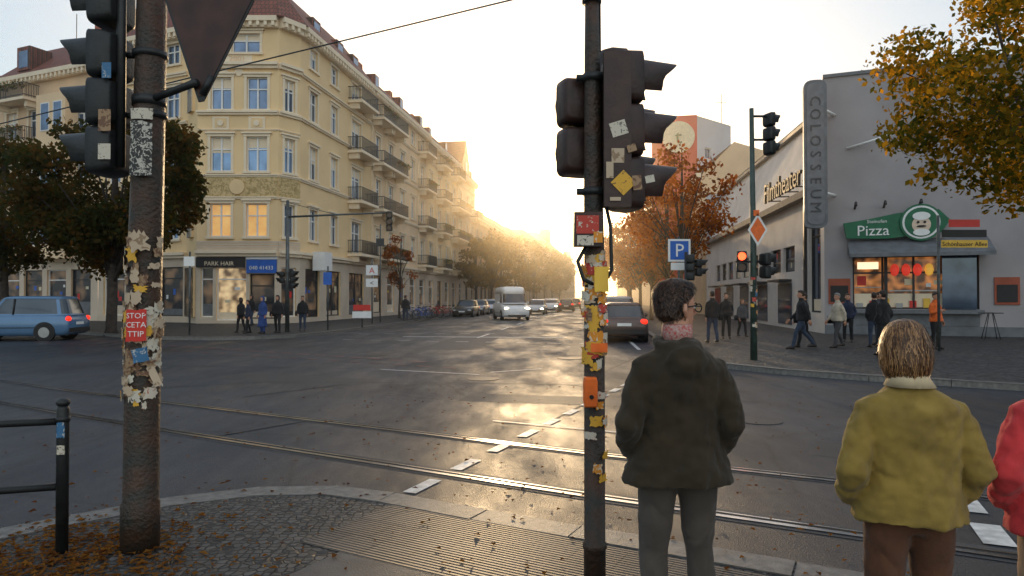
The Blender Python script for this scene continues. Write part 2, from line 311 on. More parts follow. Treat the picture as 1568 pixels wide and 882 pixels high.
# ---------------------------------------------------------------- ground
mb=MB(); mb.add([(-1500,-1500,-.03),(1500,-1500,-.03),(1500,1500,-.03),(-1500,1500,-.03)],[(0,1,2,3)],M('ground_earth',(.06,.055,.05),.9,.3,.1)); mb.obj('ground')
mb=MB(); mb.add([(-90,-40,0),(90,-40,0),(90,500,0),(-90,500,0)],[(0,1,2,3)],ASPH); mb.obj('road')
nearK=[(-14,-1),(-7,3.1),(-4.6,4.25),(-3.75,4.75),(-3.3,5.2),(-2.85,5.62),(-2.21,5.93),(-1.53,5.97),(-.97,5.75),(-.18,5.3),(.51,4.93),(1.77,4.27),(2.6,3.85),(5,2.6),(16,-4)]
leftK=[(-70,56),(-21,32.2),(-16.5,28.8),(-14,27.3),(-12,26.9),(-10.3,27.4),(-9.1,28.8),(-8.5,31),(-8.15,34),(-6.15,50),(.1,100),(37.6,400)]
rightK=[(52.2,400),(14.7,100),(5.6,27),(4.75,20),(4.7,17.8),(5.1,16.2),(5.9,15),(7.2,13.8),(9.5,12.2),(20,6),(50,-11)]
def sidewalk(name,path,extra,h,mat,w=.3):
    mb=MB(); pts=list(path)+extra; mb.add([(p[0],p[1],h-.004) for p in pts],[tuple(range(len(pts)))],mat); mb.obj(name)
def kerb(name,path,h,w,side,step=1.0):
    mb=MB(); 
    for a,b in zip(path[:-1],path[1:]):
        a=Vector(a);b=Vector(b);d=b-a;L=d.length;d/=L;n=Vector((-d.y,d.x))*side; k=max(1,round(L/step)) if L<60 else max(1,int(L/3))
        for i in range(k):
            p=a+d*(L*i/k+.006); q=a+d*(L*(i+1)/k-.006); hh=h+R.uniform(-.003,.003)
            r1=p+n*w;r2=q+n*w; c=.015
            mb.hexa([(p.x,p.y,-.02),(q.x,q.y,-.02),(r2.x,r2.y,-.02),(r1.x,r1.y,-.02),(p.x+n.x*c,p.y+n.y*c,hh),(q.x+n.x*c,q.y+n.y*c,hh),(r2.x,r2.y,hh),(r1.x,r1.y,hh)],KERBM)
    mb.obj(name)
sidewalk('sidewalk',nearK,[(16,-30),(-14,-30)],.06,COB); kerb('kerb',nearK,.063,.27,-1,.95)
sidewalk('sidewalk',leftK,[(-60,400),(-90,300),(-90,56)],.12,COB2); kerb('kerb',leftK,.125,.22,1,1.2)
sidewalk('sidewalk',rightK,[(90,-11),(90,400)],.12,COB2); kerb('kerb',rightK,.125,.22,1,1.2)
ang=math.atan2(-.489,.872)
TACT=brickmat('ribbed_slab',(.09,.075,.066),(.066,.057,.052),(.02,.018,.017),.3,.3,.006,rot=-ang,rough=.6)
nt=TACT.node_tree; N=nt.nodes; L=nt.links
wv=N.new('ShaderNodeTexWave'); wv.bands_direction='Y'; wv.inputs['Scale'].default_value=9; L.new([x for x in N if x.type=='MAPPING'][0].outputs[0],wv.inputs['Vector'])
bp=N.new('ShaderNodeBump'); bp.inputs['Strength'].default_value=1; bp.inputs['Distance'].default_value=.014; L.new(wv.outputs['Fac'],bp.inputs['Height']); ob=[x for x in N if x.type=='BUMP' and x!=bp][0]; L.new(ob.outputs[0],bp.inputs['Normal']); L.new(bp.outputs[0],N['Principled BSDF'].inputs['Normal'])
def rect(mb,o,e,f,a0,a1,b0,b1,z,mat): mb.add([(o[0]+e[0]*a+f[0]*b,o[1]+e[1]*a+f[1]*b,z) for a,b in((a0,b0),(a1,b0),(a1,b1),(a0,b1))],[(0,1,2,3)],mat)
E=(.872,-.489);Fv=(-.489,-.872);O=(-.95,5.42)
mb=MB(); rect(mb,O,E,Fv,0,4.2,0,.95,.0605,TACT); rect(mb,O,E,Fv,.35,4.2,.955,1.5,.0608,SLAB); mb.obj('crossing_paving')
PATCH=M('asphalt_repair',(.014,.016,.02),.5,.3,2,.5,90); PATCH2=M('asphalt_repair_light',(.034,.036,.041),.6,.25,2,.5,90); TAR=M('tar_seam',(.008,.008,.009),.65,.2,3)
mb=MB()
rect(mb,(-6.4,14.5),E,(.489,.872),0,3.6,0,1.3,.002,PATCH); rect(mb,(-.9,11.2),(.98,-.2),(.2,.98),0,3.4,0,.9,.0022,PATCH2); rect(mb,(-10,20.5),(.95,-.3),(.3,.95),0,6,0,1.5,.0018,PATCH2); rect(mb,(1.6,20),(1,0),(.12,.99),0,1.6,0,7,.002,PATCH); rect(mb,(-3.2,22),(1,0),(.12,.99),0,1.9,0,12,.0024,PATCH2); rect(mb,(3.2,7.4),E,(.489,.872),0,2.5,0,.8,.002,PATCH)
for pts in ([(-7,12.6),(-5,13.7),(-2,13.6),(1,13.3),(4,11)],[(.5,9.3),(1.2,11),(1.9,15),(3.4,19)],[(-9,17),(-4,16.3),(-1,17.6)]):
    for a,b in zip(pts[:-1],pts[1:]):
        a=Vector(a);b=Vector(b);d=(b-a).normalized();n=Vector((-d.y,d.x))*.02; mb.add([(*(a+n),.0032),(*(b+n),.0032),(*(b-n),.0032),(*(a-n),.0032)],[(0,1,2,3)],TAR)
mb.obj('asphalt_repairs')
# tram rails
mb=MB()
for pts in ([(-16,17.4),(-8,12.4),(-5.36,10.9),(.76,7.49),(3.2,6.25),(8,3.85),(20,-2)],[(-16,15.9),(-8.2,10.98),(-4.47,8.75),(.6,5.9),(3.33,4.46),(8,2.1),(20,-4)]):
    for a,b in zip(pts[:-1],pts[1:]):
        a=Vector(a);b=Vector(b);d=(b-a).normalized();n=Vector((-d.y,d.x))
        for o0,o1,z,m in ((-.13,.14,.0042,PATCH2),(-.08,.08,.0062,RAILG),(-.07,-.015,.011,RAIL),(.035,.06,.011,RAIL)):
            mb.add([(*(a+n*o0),z),(*(b+n*o0),z),(*(b+n*o1),z),(*(a+n*o1),z)],[(0,1,2,3)],m)
mb.obj('tram_track')
mb=MB()
def dash(x,y,dx,dy,l,w,mat=WHITEP):
    d=Vector((dx,dy)).normalized(); n=Vector((-d.y,d.x)); rect(mb,(x,y),d,n,-l/2,l/2,-w/2,w/2,.0075+R.uniform(0,.002),mat)
for i in range(10): dash(-.8+.335*i,6.15+.79*i,.4,.92,.46,.13)
for i in range(8): dash(3.48+.3*i-.05,4.9+.72*i,.4,.92,.48,.2)
for i in range(26):
    t=i/25; 
    dash(-18+15.5*t,27.6-9.6*t,1,-.6,.5,.22,REDP); dash(-18+16.5*t,25.9-9.5*t,1,-.6,.4,.15,REDP)
for i in range(24): 
    y=30+7*i; dash(-5.0+.125*y,y,.125,1,3,.12)
for i in range(9): dash(-6.8+1.15*i,31.5+.1*i,1,.0,.5,.14); dash(-6.5+1.15*i,27.2-.3*i,1,-.2,.5,.14)
dash(-1.2,29,.98,-.1,7,.3); dash(4.3,24,.1,1,4,.12)
dash(-1.9,15.5,1,-.45,2.6,.08); dash(-3.9,12.5,.8,1,2.2,.05,PATCH2);dash(.1,15.8,.95,.6,1.4,.08); dash(-3.2,8.9,.75,1,1.6,.05,PATCH2); dash(.9,8.8,1,-.5,2.6,.05)
mb.obj('road_markings')
mb=MB(); MH=M('manhole_iron',(.05,.05,.05),.45,.3,30,metal=.6)
for x,y,r in ((-.6,14.2,.33),(1.6,19,.35),(-4,20,.33),(3.4,9.4,.3)): mb.disc((x,y,.005),r,(0,0,1),.006,MH)
mb.obj('manhole_cover')
# ---------------------------------------------------------------- yellow corner building + terrace
ROWS=[(5.35,7.35),(9.3,11.4),(13.05,15.0),(16.45,17.75)]
def standard_rows(cols,w,rows=ROWS): return [(c-w/2,c+w/2,a,b) for c in cols for a,b in rows]
def roof(mb,pl,z0,z1,back,inward,mat=TILE):
    top=[(p[0]+i[0]*back,p[1]+i[1]*back,z1) for p,i in zip(pl,inward)]
    for k in range(len(pl)-1): mb.add([(pl[k][0],pl[k][1],z0),(pl[k+1][0],pl[k+1][1],z0),top[k+1],top[k]],[(0,1,2,3)],mat)
    return top
PLANTM=leafmat('balcony_plant_leaf',[(.03,.06,.02),(.06,.09,.02),(.3,.05,.04)])
A=[(-27.7,45.7),(-20.3,42.6),(-19.,41.1),(-14.1,41.1),(-13.2,42.4),(-11.35,54.7)]
WL=(-37.6,49.87)
B1=empty('corner_apartment_building'); mb=MB()
INT=(0,20)
f=Fr(A[0],A[1],INT); cols=[1.5+2.6*i for i in range(3)]
ops=standard_rows(cols,1.2)+[(c-1,c+1,.5,3.6,SHOPG,'s') for c in cols]
facade(mb,f,0,f.L,0,18.3,ops,YEL,base=BEIGE)
for z,h,p in((4.15,.35,.3),(8.9,.2,.15),(12.55,.2,.15),(15.6,.25,.2)): cornice(mb,f,0,f.L,z,h,p)
cornice(mb,f,0,f.L,17.95,.6,.55,dent=True)
for i,(cols,w) in {1:([1.0],.75),2:([1.42,3.6],1.25),3:([.8],.75)}.items():
    f=Fr(A[i],A[i+1],INT); ops=[]
    for c in cols:
        for j,(a,b) in enumerate(ROWS[:3]):
            ops.append((c-w/2,c+w/2,a,b,GREFL if (i==2 and j==0) else None))
    if i==2:
        ops+=[(2.05,3.75,16.5,17.65)]
        ops+=[(.25,1.0,.5,3.5,SHOPG,'s'),(1.2,3.0,.3,3.5,SHOPG3,'s'),(3.2,4.7,.4,3.1,SHOPG,'s')]
    else: ops+=[(.25,f.L-.25,.5,3.5,SHOPG,'s')]
    facade(mb,f,0,f.L,0,18.3,ops,YEL,base=BEIGE)
    for z,h,p in((4.15,.35,.35),(7.62,.14,.15),(8.95,.16,.15),(12.7,.25,.22),(11.75,.08,.1),(15.5,.35,.35)): cornice(mb,f,0,f.L,z,h,p)
    fbox(mb,f,.02,f.L-.02,.003,.06,7.765,8.945,FRIEZE)
    cornice(mb,f,0,f.L,17.95,.6,.55,dent=True)
    for k in range(4): fbox(mb,f,.0,f.L,.002,.035,4.52+k*.15,4.52+k*.15+.12,BEIGE)
    if i==2:
        ftext(mb,f,2.4,.03,15.95,'2001',.5,YEL3,.02)
        fbox(mb,f,1.5,3.3,.003,.025,15.9,16.4,TRIM)
        for c in cols: fbox(mb,f,c-.5,c+.5,.003,.05,11.85,12.6,TRIM); fbox(mb,f,c-.35,c+.35,.051,.07,11.95,12.5,YEL); mb.disc(f.p(c,.1,12.2),.18,(f.n.x,f.n.y,0),.06,TRIM)
        mb.disc(f.p(2.45,.1,8.35),.45,(f.n.x,f.n.y,0),.1,YEL)
        fbox(mb,f,3.05,4.85,.04,.14,3.15,3.95,BLUE); ftext(mb,f,3.95,.16,3.35,'040 41433',.34,WHITE); fbox(mb,f,3.0,4.88,.02,.1,3.98,4.12,WHITE)
        fbox(mb,f,.0,2.95,.04,.1,3.5,4.1,DARK); ftext(mb,f,1.4,.12,3.6,'PARK HAIR',.36,TRIM)
        for c in(1.6,2.5): mb.disc(f.p(c,.03,15.3),.25,(f.n.x,f.n.y,0),.05,TRIM)
f=Fr(A[4],A[5],(0,30)); cols=[1.9,5.2]; ops=standard_rows(cols,1.15)+[(8.4,10.3,a-.3,b) for a,b in ROWS]
ops+=[(.8,2.9,.4,3.5,SHOPG,'s'),(4.0,6.4,.4,3.5,SHOPG,'s'),(8.0,11,.4,3.5,SHOPG,'s')]
facade(mb,f,0,f.L,0,18.3,ops,YEL,base=BEIGE)
for z,h,p in((4.15,.35,.35),(8.9,.2,.15),(12.7,.2,.2),(15.5,.2,.2)): cornice(mb,f,0,f.L,z,h,p)
cornice(mb,f,0,f.L,17.95,.6,.55,dent=True)
for z in(4.9,8.8,12.5,16.2): balcony(mb,f,7.6,11.2,z)
fbox(mb,f,1.2,2.4,.3,1.1,3.4,4.6,WHITE)
iv=[(.3,1),(.3,1),(0.1,1),(-.5,1),(-1,.4),(-1,.15)]
ex=[(A[k][0]-iv[k][0]*.5,A[k][1]-iv[k][1]*.5) for k in range(6)]
tp=roof(mb,ex,18.56,22.0,2.8,iv)
mb.add([*tp,(-22,60,22.2)],[(0,1,6),(1,2,6),(2,3,6),(3,4,6),(4,5,6)],TILE)
mb.add([(A[0][0],A[0][1],0),(A[0][0]+4,A[0][1]+10,0),(A[0][0]+4,A[0][1]+10,20),(tp[0][0],tp[0][1],22),(A[0][0],A[0][1],18.4)],[(0,1,2,3,4)],YEL)
mb.box(-17,-16,46,47.5,21,24,REDB)
f=Fr((A[4][0]-1.2,A[4][1]),(A[5][0]-1.2,A[5][1]),(0,30))
for u in (3,7,10): fbox(mb,f,u,u+1.2,.0,.7,19,20.4,TILE); fbox(mb,f,u+.15,u+1.05,.702,.72,19.2,20.2,GL[1])
mb.obj('facade',B1)
# neighbour on the cross street
e=empty('apartment_building'); mb=MB(); f=Fr(WL,(A[0][0]-.02,A[0][1]+.01),INT); cols=[1.5+2.5*i for i in range(4)]
ops=standard_rows(cols,1.2)+[(c-1,c+1,.5,3.6,SHOPG,'s') for c in cols]
facade(mb,f,0,f.L,0,17.2,[o for o in ops if o[3]<17],YEL3,base=BEIGE)
for z,h,p in((4.15,.35,.3),(8.5,.2,.15),(12.2,.2,.15)): cornice(mb,f,0,f.L,z,h,p)
cornice(mb,f,0,f.L,16.9,.6,.55,dent=True)
fbox(mb,f,5.6,8.6,.002,.9,4.3,15.6,YEL2); pl=[]
for z0_,z1_ in ROWS[:3]:
    for u in (6.1,7.4): fbox(mb,f,u,u+.9,.902,.94,z0_,z1_,WFR); fbox(mb,f,u+.08,u+.82,.941,.95,z0_+.08,z1_-.08,GL[1])
for z in (8.9,12.6,15.65): balcony(mb,f,1.0,4.6,z); pl+= [(*f.p(1.4+q*.9,1.15,z+.85),.38) for q in range(4)]
mb.add([f.p(0,.5,17.4),f.p(f.L,.5,17.4),f.p(f.L,-3.2,20.8),f.p(0,-3.2,20.8)],[(0,1,2,3)],TILE); mb.add([f.p(0,-3.2,20.8),f.p(f.L,-3.2,20.8),f.p(f.L,-10,20.9),f.p(0,-10,20.9)],[(0,1,2,3)],TILE)
fbox(mb,f,2.0,3.4,-1.6,.0,18,19.7,TILE); fbox(mb,f,2.2,3.2,.002,.02,18.2,19.4,GL[1]); fbox(mb,f,6,7,-4,-3,20.5,22.2,REDB); mb.tube([f.p(4,-3,20.8),f.p(4,-3,23)],.03,IRON,5); mb.obj('facade',e); leaves('balcony_plants',pl,420,.13,PLANTM,e,9)
def fr_pt(s): return (-13.2+.1483*s, 42.4+.989*s)
def terrace(name,s0,s1,wall,h,bal,roofmat,gable=False,simple=False,rows=ROWS,plants=True):
    e=empty(name); mb=MB(); f=Fr(fr_pt(s0),fr_pt(s1),(30,60)); L=f.L
    n=max(2,int(L/2.9)); st=L/n; cols=[st*(i+.5) for i in range(n)]
    rr=[(a,b) for a,b in rows if b<h]
    ops=standard_rows(cols,1.15,rr)+[(c-.95,c+.95,.4,3.5,SHOPG,'s') for c in cols]
    facade(mb,f,0,L,0,h,ops,wall,simple=simple,base=BEIGE)
    for z,hh,p in((4.15,.35,.3),(8.6,.2,.15),(12.4,.2,.15),(15.9,.2,.15)):
        if z<h-1: cornice(mb,f,0,L,z,hh,p)
    cornice(mb,f,0,L,h-.35,.6,.55,dent=not simple)
    pl=[]
    for bi in bal:
        u=cols[min(bi,n-1)]
        fbox(mb,f,u-1.5,u-1.42,.0,.14,4.6,h-.4,TRIM)
        for z in(4.9,8.8,12.5,16.2):
            if z<h-1.5:
                balcony(mb,f,u-1.7,u+1.7,z)
                if plants and R.random()<.6:
                    for q in range(4): p=f.p(u-1.4+q*.9,1.2,z+.75); pl.append((*p,.32))
    d=12
    for s in (0,L): mb.add([f.p(s,0,0),f.p(s,-d,0),f.p(s,-d,h),f.p(s,0,h)],[(0,1,2,3)],wall)
    mb.add([f.p(0,.55,h+.25),f.p(L,.55,h+.25),f.p(L,-1.8,h+2.6),f.p(0,-1.8,h+2.6)],[(0,1,2,3)],roofmat); mb.add([f.p(0,-1.8,h+2.6),f.p(L,-1.8,h+2.6),f.p(L,-d,h+2.9),f.p(0,-d,h+2.9)],[(0,1,2,3)],roofmat)
    for s in (0,L): mb.add([f.p(s,.55,h+.25),f.p(s,-1.8,h+2.6),f.p(s,-d,h+2.9),f.p(s,-d,h)],[(0,1,2,3)],wall)
    if not simple:
        for c in cols[::2]: fbox(mb,f,c-.5,c+.5,-.9,-.1,h+.6,h+1.8,roofmat); fbox(mb,f,c-.38,c+.38,-.098,-.08,h+.7,h+1.7,GL[1])
        for k in range(2): u=L*(.25+.5*k); fbox(mb,f,u,u+.8,-3.4,-2.6,h+2.5,h+3.9,REDB)
    if gable:
        u=L*.4; 
        mb.add([f.p(u-2.2,.15,h),f.p(u+2.2,.15,h),f.p(u+2.2,.15,h+2),f.p(u+.9,.15,h+3.2),f.p(u,.15,h+5.4),f.p(u-.9,.15,h+3.2),f.p(u-2.2,.15,h+2)],[tuple(range(7))],wall)
        mb.add([f.p(u-2.2,-3,h),f.p(u-2.2,.15,h),f.p(u-2.2,.15,h+2),f.p(u,.15,h+5),f.p(u,-3,h+5),f.p(u-2.2,-3,h+2),f.p(u+2.2,.15,h+2),f.p(u+2.2,-3,h+2)],[(0,1,2,5),(2,3,4,5),(3,6,7,4)],roofmat)
        fbox(mb,f,u-.5,u+.5,.16,.2,h+.7,h+2.2,GL[2])
    mb.obj('facade',e)
    if pl: leaves('balcony_plants',pl,420,.12,PLANTM,e,int(s0))
    return e
terrace('apartment_building',12.5,29,YEL2,18.3,[0,1,4],TILE)
terrace('apartment_building',29.05,43,YEL,18.0,[1,3],TILE)
terrace('apartment_building',43.05,54,YEL2,17.2,[0,3],TILE,True)
for i,(a,b,h,g) in enumerate(((54.05,76,12.6,False),(76.05,95,12.8,False),(95.05,118,13.2,False),(118.05,150,15.0,False),(150.05,190,17.2,True),(190.05,240,17,False),(240.05,300,17,True))):
    terrace('apartment_building',a,b,[YEL3,YEL2,YEL][i%3],h,[1] if i<3 else [],TILE,g,True,plants=False)
e=empty('red_apartment_house'); mb=MB(); f=Fr((-62,60.1),(-37.65,49.9),INT)
facade(mb,f,0,f.L,0,16.6,standard_rows([1.6+2.8*i for i in range(9)],1.2,ROWS[:3])+[(2.8*i+.6,2.8*i+2.4,.5,3.6,SHOPG,'s') for i in range(9)],REDB)
for z in(4.2,8.6,12.4): cornice(mb,f,0,f.L,z,.25,.2)
cornice(mb,f,0,f.L,16.4,.5,.5)
for z in(4.9,8.8,12.5): balcony(mb,f,f.L-5,f.L-1.6,z)
mb.add([f.p(0,.5,16.9),f.p(f.L,.5,16.9),f.p(f.L,-4,20),f.p(0,-4,20)],[(0,1,2,3)],TILE); mb.obj('facade',e)
# ---------------------------------------------------------------- cinema
e=empty('cinema_building'); mb=MB()
f=Fr((13.6,29.7),(17.6,61.8),(0,40)); L=f.L
ops=[(.5,2.2,1.0,5.2,GL[2],'s')]+[(4.5+2.6*i,6.6+2.6*i,3.0,4.3,GL[2],'s') for i in range(9)]
facade(mb,f,0,L,0,6.3,ops,WALLW,frame=IRON)
fbox(mb,f,-.02,L,.003,.45,6.3,6.62,M('cinema_ledge',(.16,.14,.13),.8,.2)); 
mb.add([f.p(0,-.25,6.6),f.p(L,-.25,6.6),f.p(L,-1.6,11),f.p(0,-1.6,11)],[(0,1,2,3)],WALLW)
fbox(mb,f,-.02,L,-1.8,-1.3,11.0,11.2,SIGNG)
fbox(mb,f,2.45,2.6,.01,.14,0,6.3,IRON)
for i in range(5): fbox(mb,f,5+5*i,7.6+5*i,.02,.6,2.5,2.62,IRON); fbox(mb,f,5+5*i,7.6+5*i,.01,.04,.3,2.4,GL[2])
ftext(mb,f,5.0,.5,6.9,'Filmtheater',1.5,BLACK,.06)
for k in range(5): fbox(mb,f,1.4+1.7*k,1.46+1.7*k,-.3,.5,7.0,7.06,IRON)
g=Fr((13.6,29.7),(34,21.6),(0,0))
ops=[(1.1,5.7,1.2,3.45,SHOPG2,'s')]
facade(mb,g,0,g.L,0,11.25,ops,WALLG,frame=IRON)
fbox(mb,g,-.02,g.L,-.3,.08,11.255,11.4,SIGNG)
mb.add([f.p(0,-1.3,11.26),f.p(L,-1.3,11.26),(40,55,11.26),g.p(g.L,-.3,11.26)],[(0,1,2,3)],SIGNG)
mb.add([f.p(0,-.25,6.6),f.p(0,-1.6,11.26),g.p(1.4,0,11.26),g.p(.2,0,6.6)],[(0,1,2,3)],WALLG)
mb.add([f.p(L,0,0),f.p(L,-20,0),f.p(L,-20,11),f.p(L,0,11)],[(0,1,2,3)],GREYW)
mb.hexa([g.p(.9,.01,3.5),g.p(6.0,.01,3.5),g.p(6.0,1.2,3.35),g.p(.9,1.2,3.35),g.p(.9,.01,4.15),g.p(6.0,.01,4.15),g.p(6.0,1.2,3.5),g.p(.9,1.2,3.5)],SIGNG)
fbox(mb,g,1.0,5.8,.01,.35,1.02,1.18,SIGNG); fbox(mb,g,1.05,5.7,.01,.05,.52,1.0,SIGNG)
fbox(mb,g,2.3,2.42,-.1,.02,1.2,3.45,IRON); fbox(mb,g,4.4,5.6,.01,.05,1.2,3.4,GL[2])
for u in (.15,6.2): fbox(mb,g,u,u+.85,.01,.05,1.4,2.5,REDB); fbox(mb,g,u+.08,u+.77,.051,.07,1.5,2.2,BLACK)
MENU=[M('menu_lit_%d'%i,c,.5,.2,6,emit=c,estr=.6) for i,c in enumerate(((.7,.05,.03),(.75,.4,.06),(.7,.05,.03),(.55,.45,.3)))]
for k in range(4): mb.tube([g.p(2.7+k*.42,-.1,2.6),g.p(2.7+k*.42,-.1,2.68),g.p(2.7+k*.42,-.1,2.85),g.p(2.7+k*.42,-.1,3.02),g.p(2.7+k*.42,-.1,3.1)],[.05,.13,.17,.13,.05],MENU[(k%2)*(k//3)],12)
for k in range(6): fbox(mb,g,1.25+k*.5,1.5+k*.5,-.17,-.13,1.25,1.45+.1*(k%3),[HUB,REDS,YSIGN][k%3])
fbox(mb,g,1.2,2.25,-.19,-.15,2.1,2.14,HUB); fbox(mb,g,2.5,4.3,-.19,-.15,1.95,2.0,HUB); fbox(mb,g,1.3,2.1,-.19,-.15,2.9,3.2,M('lamp_panel',(.9,.8,.6),.5,.1,emit=(1,.8,.5),estr=1.2))
fbox(mb,g,8.9,10.1,-.02,.06,.1,2.3,BLACK)
fbox(mb,g,0,g.L,.003,.05,.0,.5,SIGNG)
mb.tube([g.p(.9,.1,8.1),g.p(2.6,.6,8.45)],.05,WHITE)
for u in (7.6,12.2): mb.tube([g.p(u,.06,0),g.p(u,.06,11.2)],.05,SIGNG,8)
mb.obj('walls',e)
e=empty('pizza_sign'); mb=MB()
pts=[(.1,4.2),(-.02,4.85),(1.0,5.0),(2.0,5.2),(3.5,5.3),(3.9,4.85),(3.6,4.35),(1.6,4.15)]
pts=[(u+.75,z) for u,z in pts]
vs=[g.p(u,.15,z) for u,z in pts]+[g.p(u,.33,z) for u,z in pts]; n=8
mb.add(vs,[tuple(range(n)),tuple(range(n,2*n))]+[(i,(i+1)%n,(i+1)%n+n,i+n) for i in range(n)],GREEN)
ftext(mb,g,1.85,.35,4.3,'Pizza',.62,WHITE,.02); ftext(mb,g,2.0,.35,4.82,'Steinofen',.2,WHITE,.01)
nn=(g.n.x,g.n.y,0); EC=3.6; EZ=4.78
mb.disc(g.p(EC,.38,EZ),.76,nn,.1,GREEN); mb.disc(g.p(EC,.4,EZ),.68,nn,.1,WHITE); mb.disc(g.p(EC,.42,EZ),.6,nn,.1,GREEN); mb.disc(g.p(EC,.44,EZ-.1),.34,nn,.1,M('emblem_skin',(.7,.55,.42),.6,.1)); mb.disc(g.p(EC,.46,EZ+.25),.32,nn,.1,WHITE,ry=.17); mb.disc(g.p(EC,.46,EZ-.42),.3,nn,.1,WHITE,ry=.14)
mb.disc(g.p(EC-.12,.5,EZ),.05,nn,.05,BLACK); mb.disc(g.p(EC+.12,.5,EZ),.05,nn,.05,BLACK); mb.disc(g.p(EC,.5,EZ-.17),.17,nn,.05,BLACK,ry=.04)
for u in(1.2,2.3,3.6): mb.tube([g.p(u,.05,5.5),g.p(u,.5,5.7),g.p(u,.6,5.55)],.05,IRON,6)
mb.obj('board',e)
e=empty('cinema_blade_sign'); mb=MB(); b=Fr((12.32,28.9),(13.3,28.6),(0,0))
prof=[]
for k in range(24):
    t=2*math.pi*k/24; cx=.5+.46*math.copysign(abs(math.cos(t))**.6,math.cos(t)); cz=math.sin(t)
    prof.append((cx,(10.5+.35*cz) if cz>0 else (4.9+.3*cz)))
mb.loft([[b.p(u,-.16,z) for u,z in prof],[b.p(u,.16,z) for u,z in prof]],SIGNG,sm=False)
pi=[(.5+(u-.5)*.74,7.7+(z-7.7)*.955) for u,z in prof]; mb.loft([[b.p(u,.161,z) for u,z in pi],[b.p(u,.2,z) for u,z in pi]],M('blade_panel',(.15,.155,.17),.5,.15),sm=False)
BL2=M('blade_letters',(.05,.052,.06),.5,.1)
for k,ch in enumerate('COLOSSEUM'): ftext(mb,b,.5-.2,.21,9.95-k*.56,ch,.6,BL2,.02,vertical=True)
for z in(9.6,6.1): mb.tube([(13.2,28.7,z),(14.0,29.5,z)],.06,WHITE)
mb.obj('panel',e)
e=empty('red_office_block'); mb=MB(); r=Fr((15.6,76),(20.4,75),(0,0))
facade(mb,r,0,r.L,0,21.8,[],REDW); r2=Fr((20.4,75),(25.4,79),(0,0)); facade(mb,r2,0,r2.L,0,21.6,[(1.4,2.6,17.2,18.4),(3.6,4.6,13,14.2)],GREYW,simple=True)
mb.add([(15.6,76,21.7),(20.4,75,21.7),(25.4,79,21.6),(21,84,21.6)],[(0,1,2,3)],GREYW); mb.add([(15.6,76,0),(21,84,0),(21,84,21.7),(15.6,76,21.7)],[(0,1,2,3)],GREYW)
mb.disc(r.p(2.9,.15,19.4),1.75,(r.n.x,r.n.y,0),.2,CREAM,40); ftext(mb,r,2.9,.3,18.7,'t',2.2,GREEN,.03)
mb.tube([(24,78,21.5),(24,78,25)],.04,IRON,5); mb.tube([(23.4,78,24),(24.6,78,24)],.03,IRON,5); mb.obj('walls',e)
for i,(a,bb,h) in enumerate(((63,88,13),(90,118,17),(119,160,17.5),(161,230,17),(231,330,17))):
    e=empty('apartment_building'); mb=MB(); q=Fr((9.6+.125*a,a),(9.6+.125*bb,bb),(0,a)); n=int(q.L/3); st=q.L/n
    facade(mb,q,0,q.L,0,h,standard_rows([st*(k+.5) for k in range(n)],1.15,[r_ for r_ in ROWS if r_[1]<h]),[YEL3,YEL2][i%2],simple=True); cornice(mb,q,0,q.L,h-.3,.5,.5)
    mb.add([q.p(0,.5,h+.2),q.p(q.L,.5,h+.2),q.p(q.L,-3,h+3),q.p(0,-3,h+3)],[(0,1,2,3)],TILE); mb.add([q.p(0,0,0),q.p(0,-12,0),q.p(0,-12,h),q.p(0,-3,h+3),q.p(0,0,h)],[(0,1,2,3,4)],YEL3); mb.obj('facade',e)
# ---------------------------------------------------------------- trees
LG=leafmat('leaf_olive',[(.016,.026,.01),(.03,.04,.014),(.07,.05,.016),(.12,.05,.014)])
LO=leafmat('leaf_orange',[(.06,.022,.01),(.14,.04,.012),(.28,.11,.018),(.17,.04,.01)],.5)
LY=leafmat('leaf_yellow_green',[(.025,.042,.012),(.06,.07,.015),(.22,.15,.02),(.5,.28,.03)],.5)
LD=leafmat('leaf_far',[(.05,.05,.015),(.12,.085,.02),(.22,.13,.02)],.5)
tree('linden_tree',-17.6,30,10.8,4.0,2.6,LG,70,330,.2,.22,3)
tree('linden_tree',-24.5,33,9.5,3.6,2.6,LG,45,280,.2,.2,4)
tree('maple_tree',11.4,14.2,9.6,3.5,3.5,LY,75,420,.12,.2,5,lobes=[(9.0,13.8,4.6,.7),(8.5,14,5.1,.6),(8.0,13.9,4.9,.45),(8.6,13.8,4.2,.5),(9.4,13.7,4.1,.6),(10,13.6,3.7,.6),(10.8,13.5,3.6,.6),(8.3,13.6,5.5,.35)],clr=(.5,.95))
for i,(x,y,h,r,c0) in enumerate(((7.6,31,8.8,2.5,2.9),(8.7,38,9.3,2.6,2.9),(9.6,47,9.2,2.9,2.4),(10.9,58,9.5,3,2.4),(12.2,70,10,3.2,2.4),(14.5,84,11,3.5,2.4),(17,100,12,4,2.4))):
    tree('autumn_tree',x,y,h,r,c0,LO,40,200 if i<4 else 90,.17 if i<4 else .3,.14,20+i)
tree('young_tree',-8.6,52,6.6,1.5,2.2,LO,16,350,.17,.08,40,clr=(.7,1.3))
for i,(x,y,h,r) in enumerate(((-4.2,80,9.0,2.8),(-2.8,92,11.0,3.4),(-1.7,106,12.8,3.9),(1.2,126,13.6,4.3),(4.6,145,14,4.4),(8,168,15,5),(11.5,195,16,5.5),(16,230,17,6))):
    tree('street_tree',x,y,h,r,2.4,LD,44,80,.34,.18,50+i)
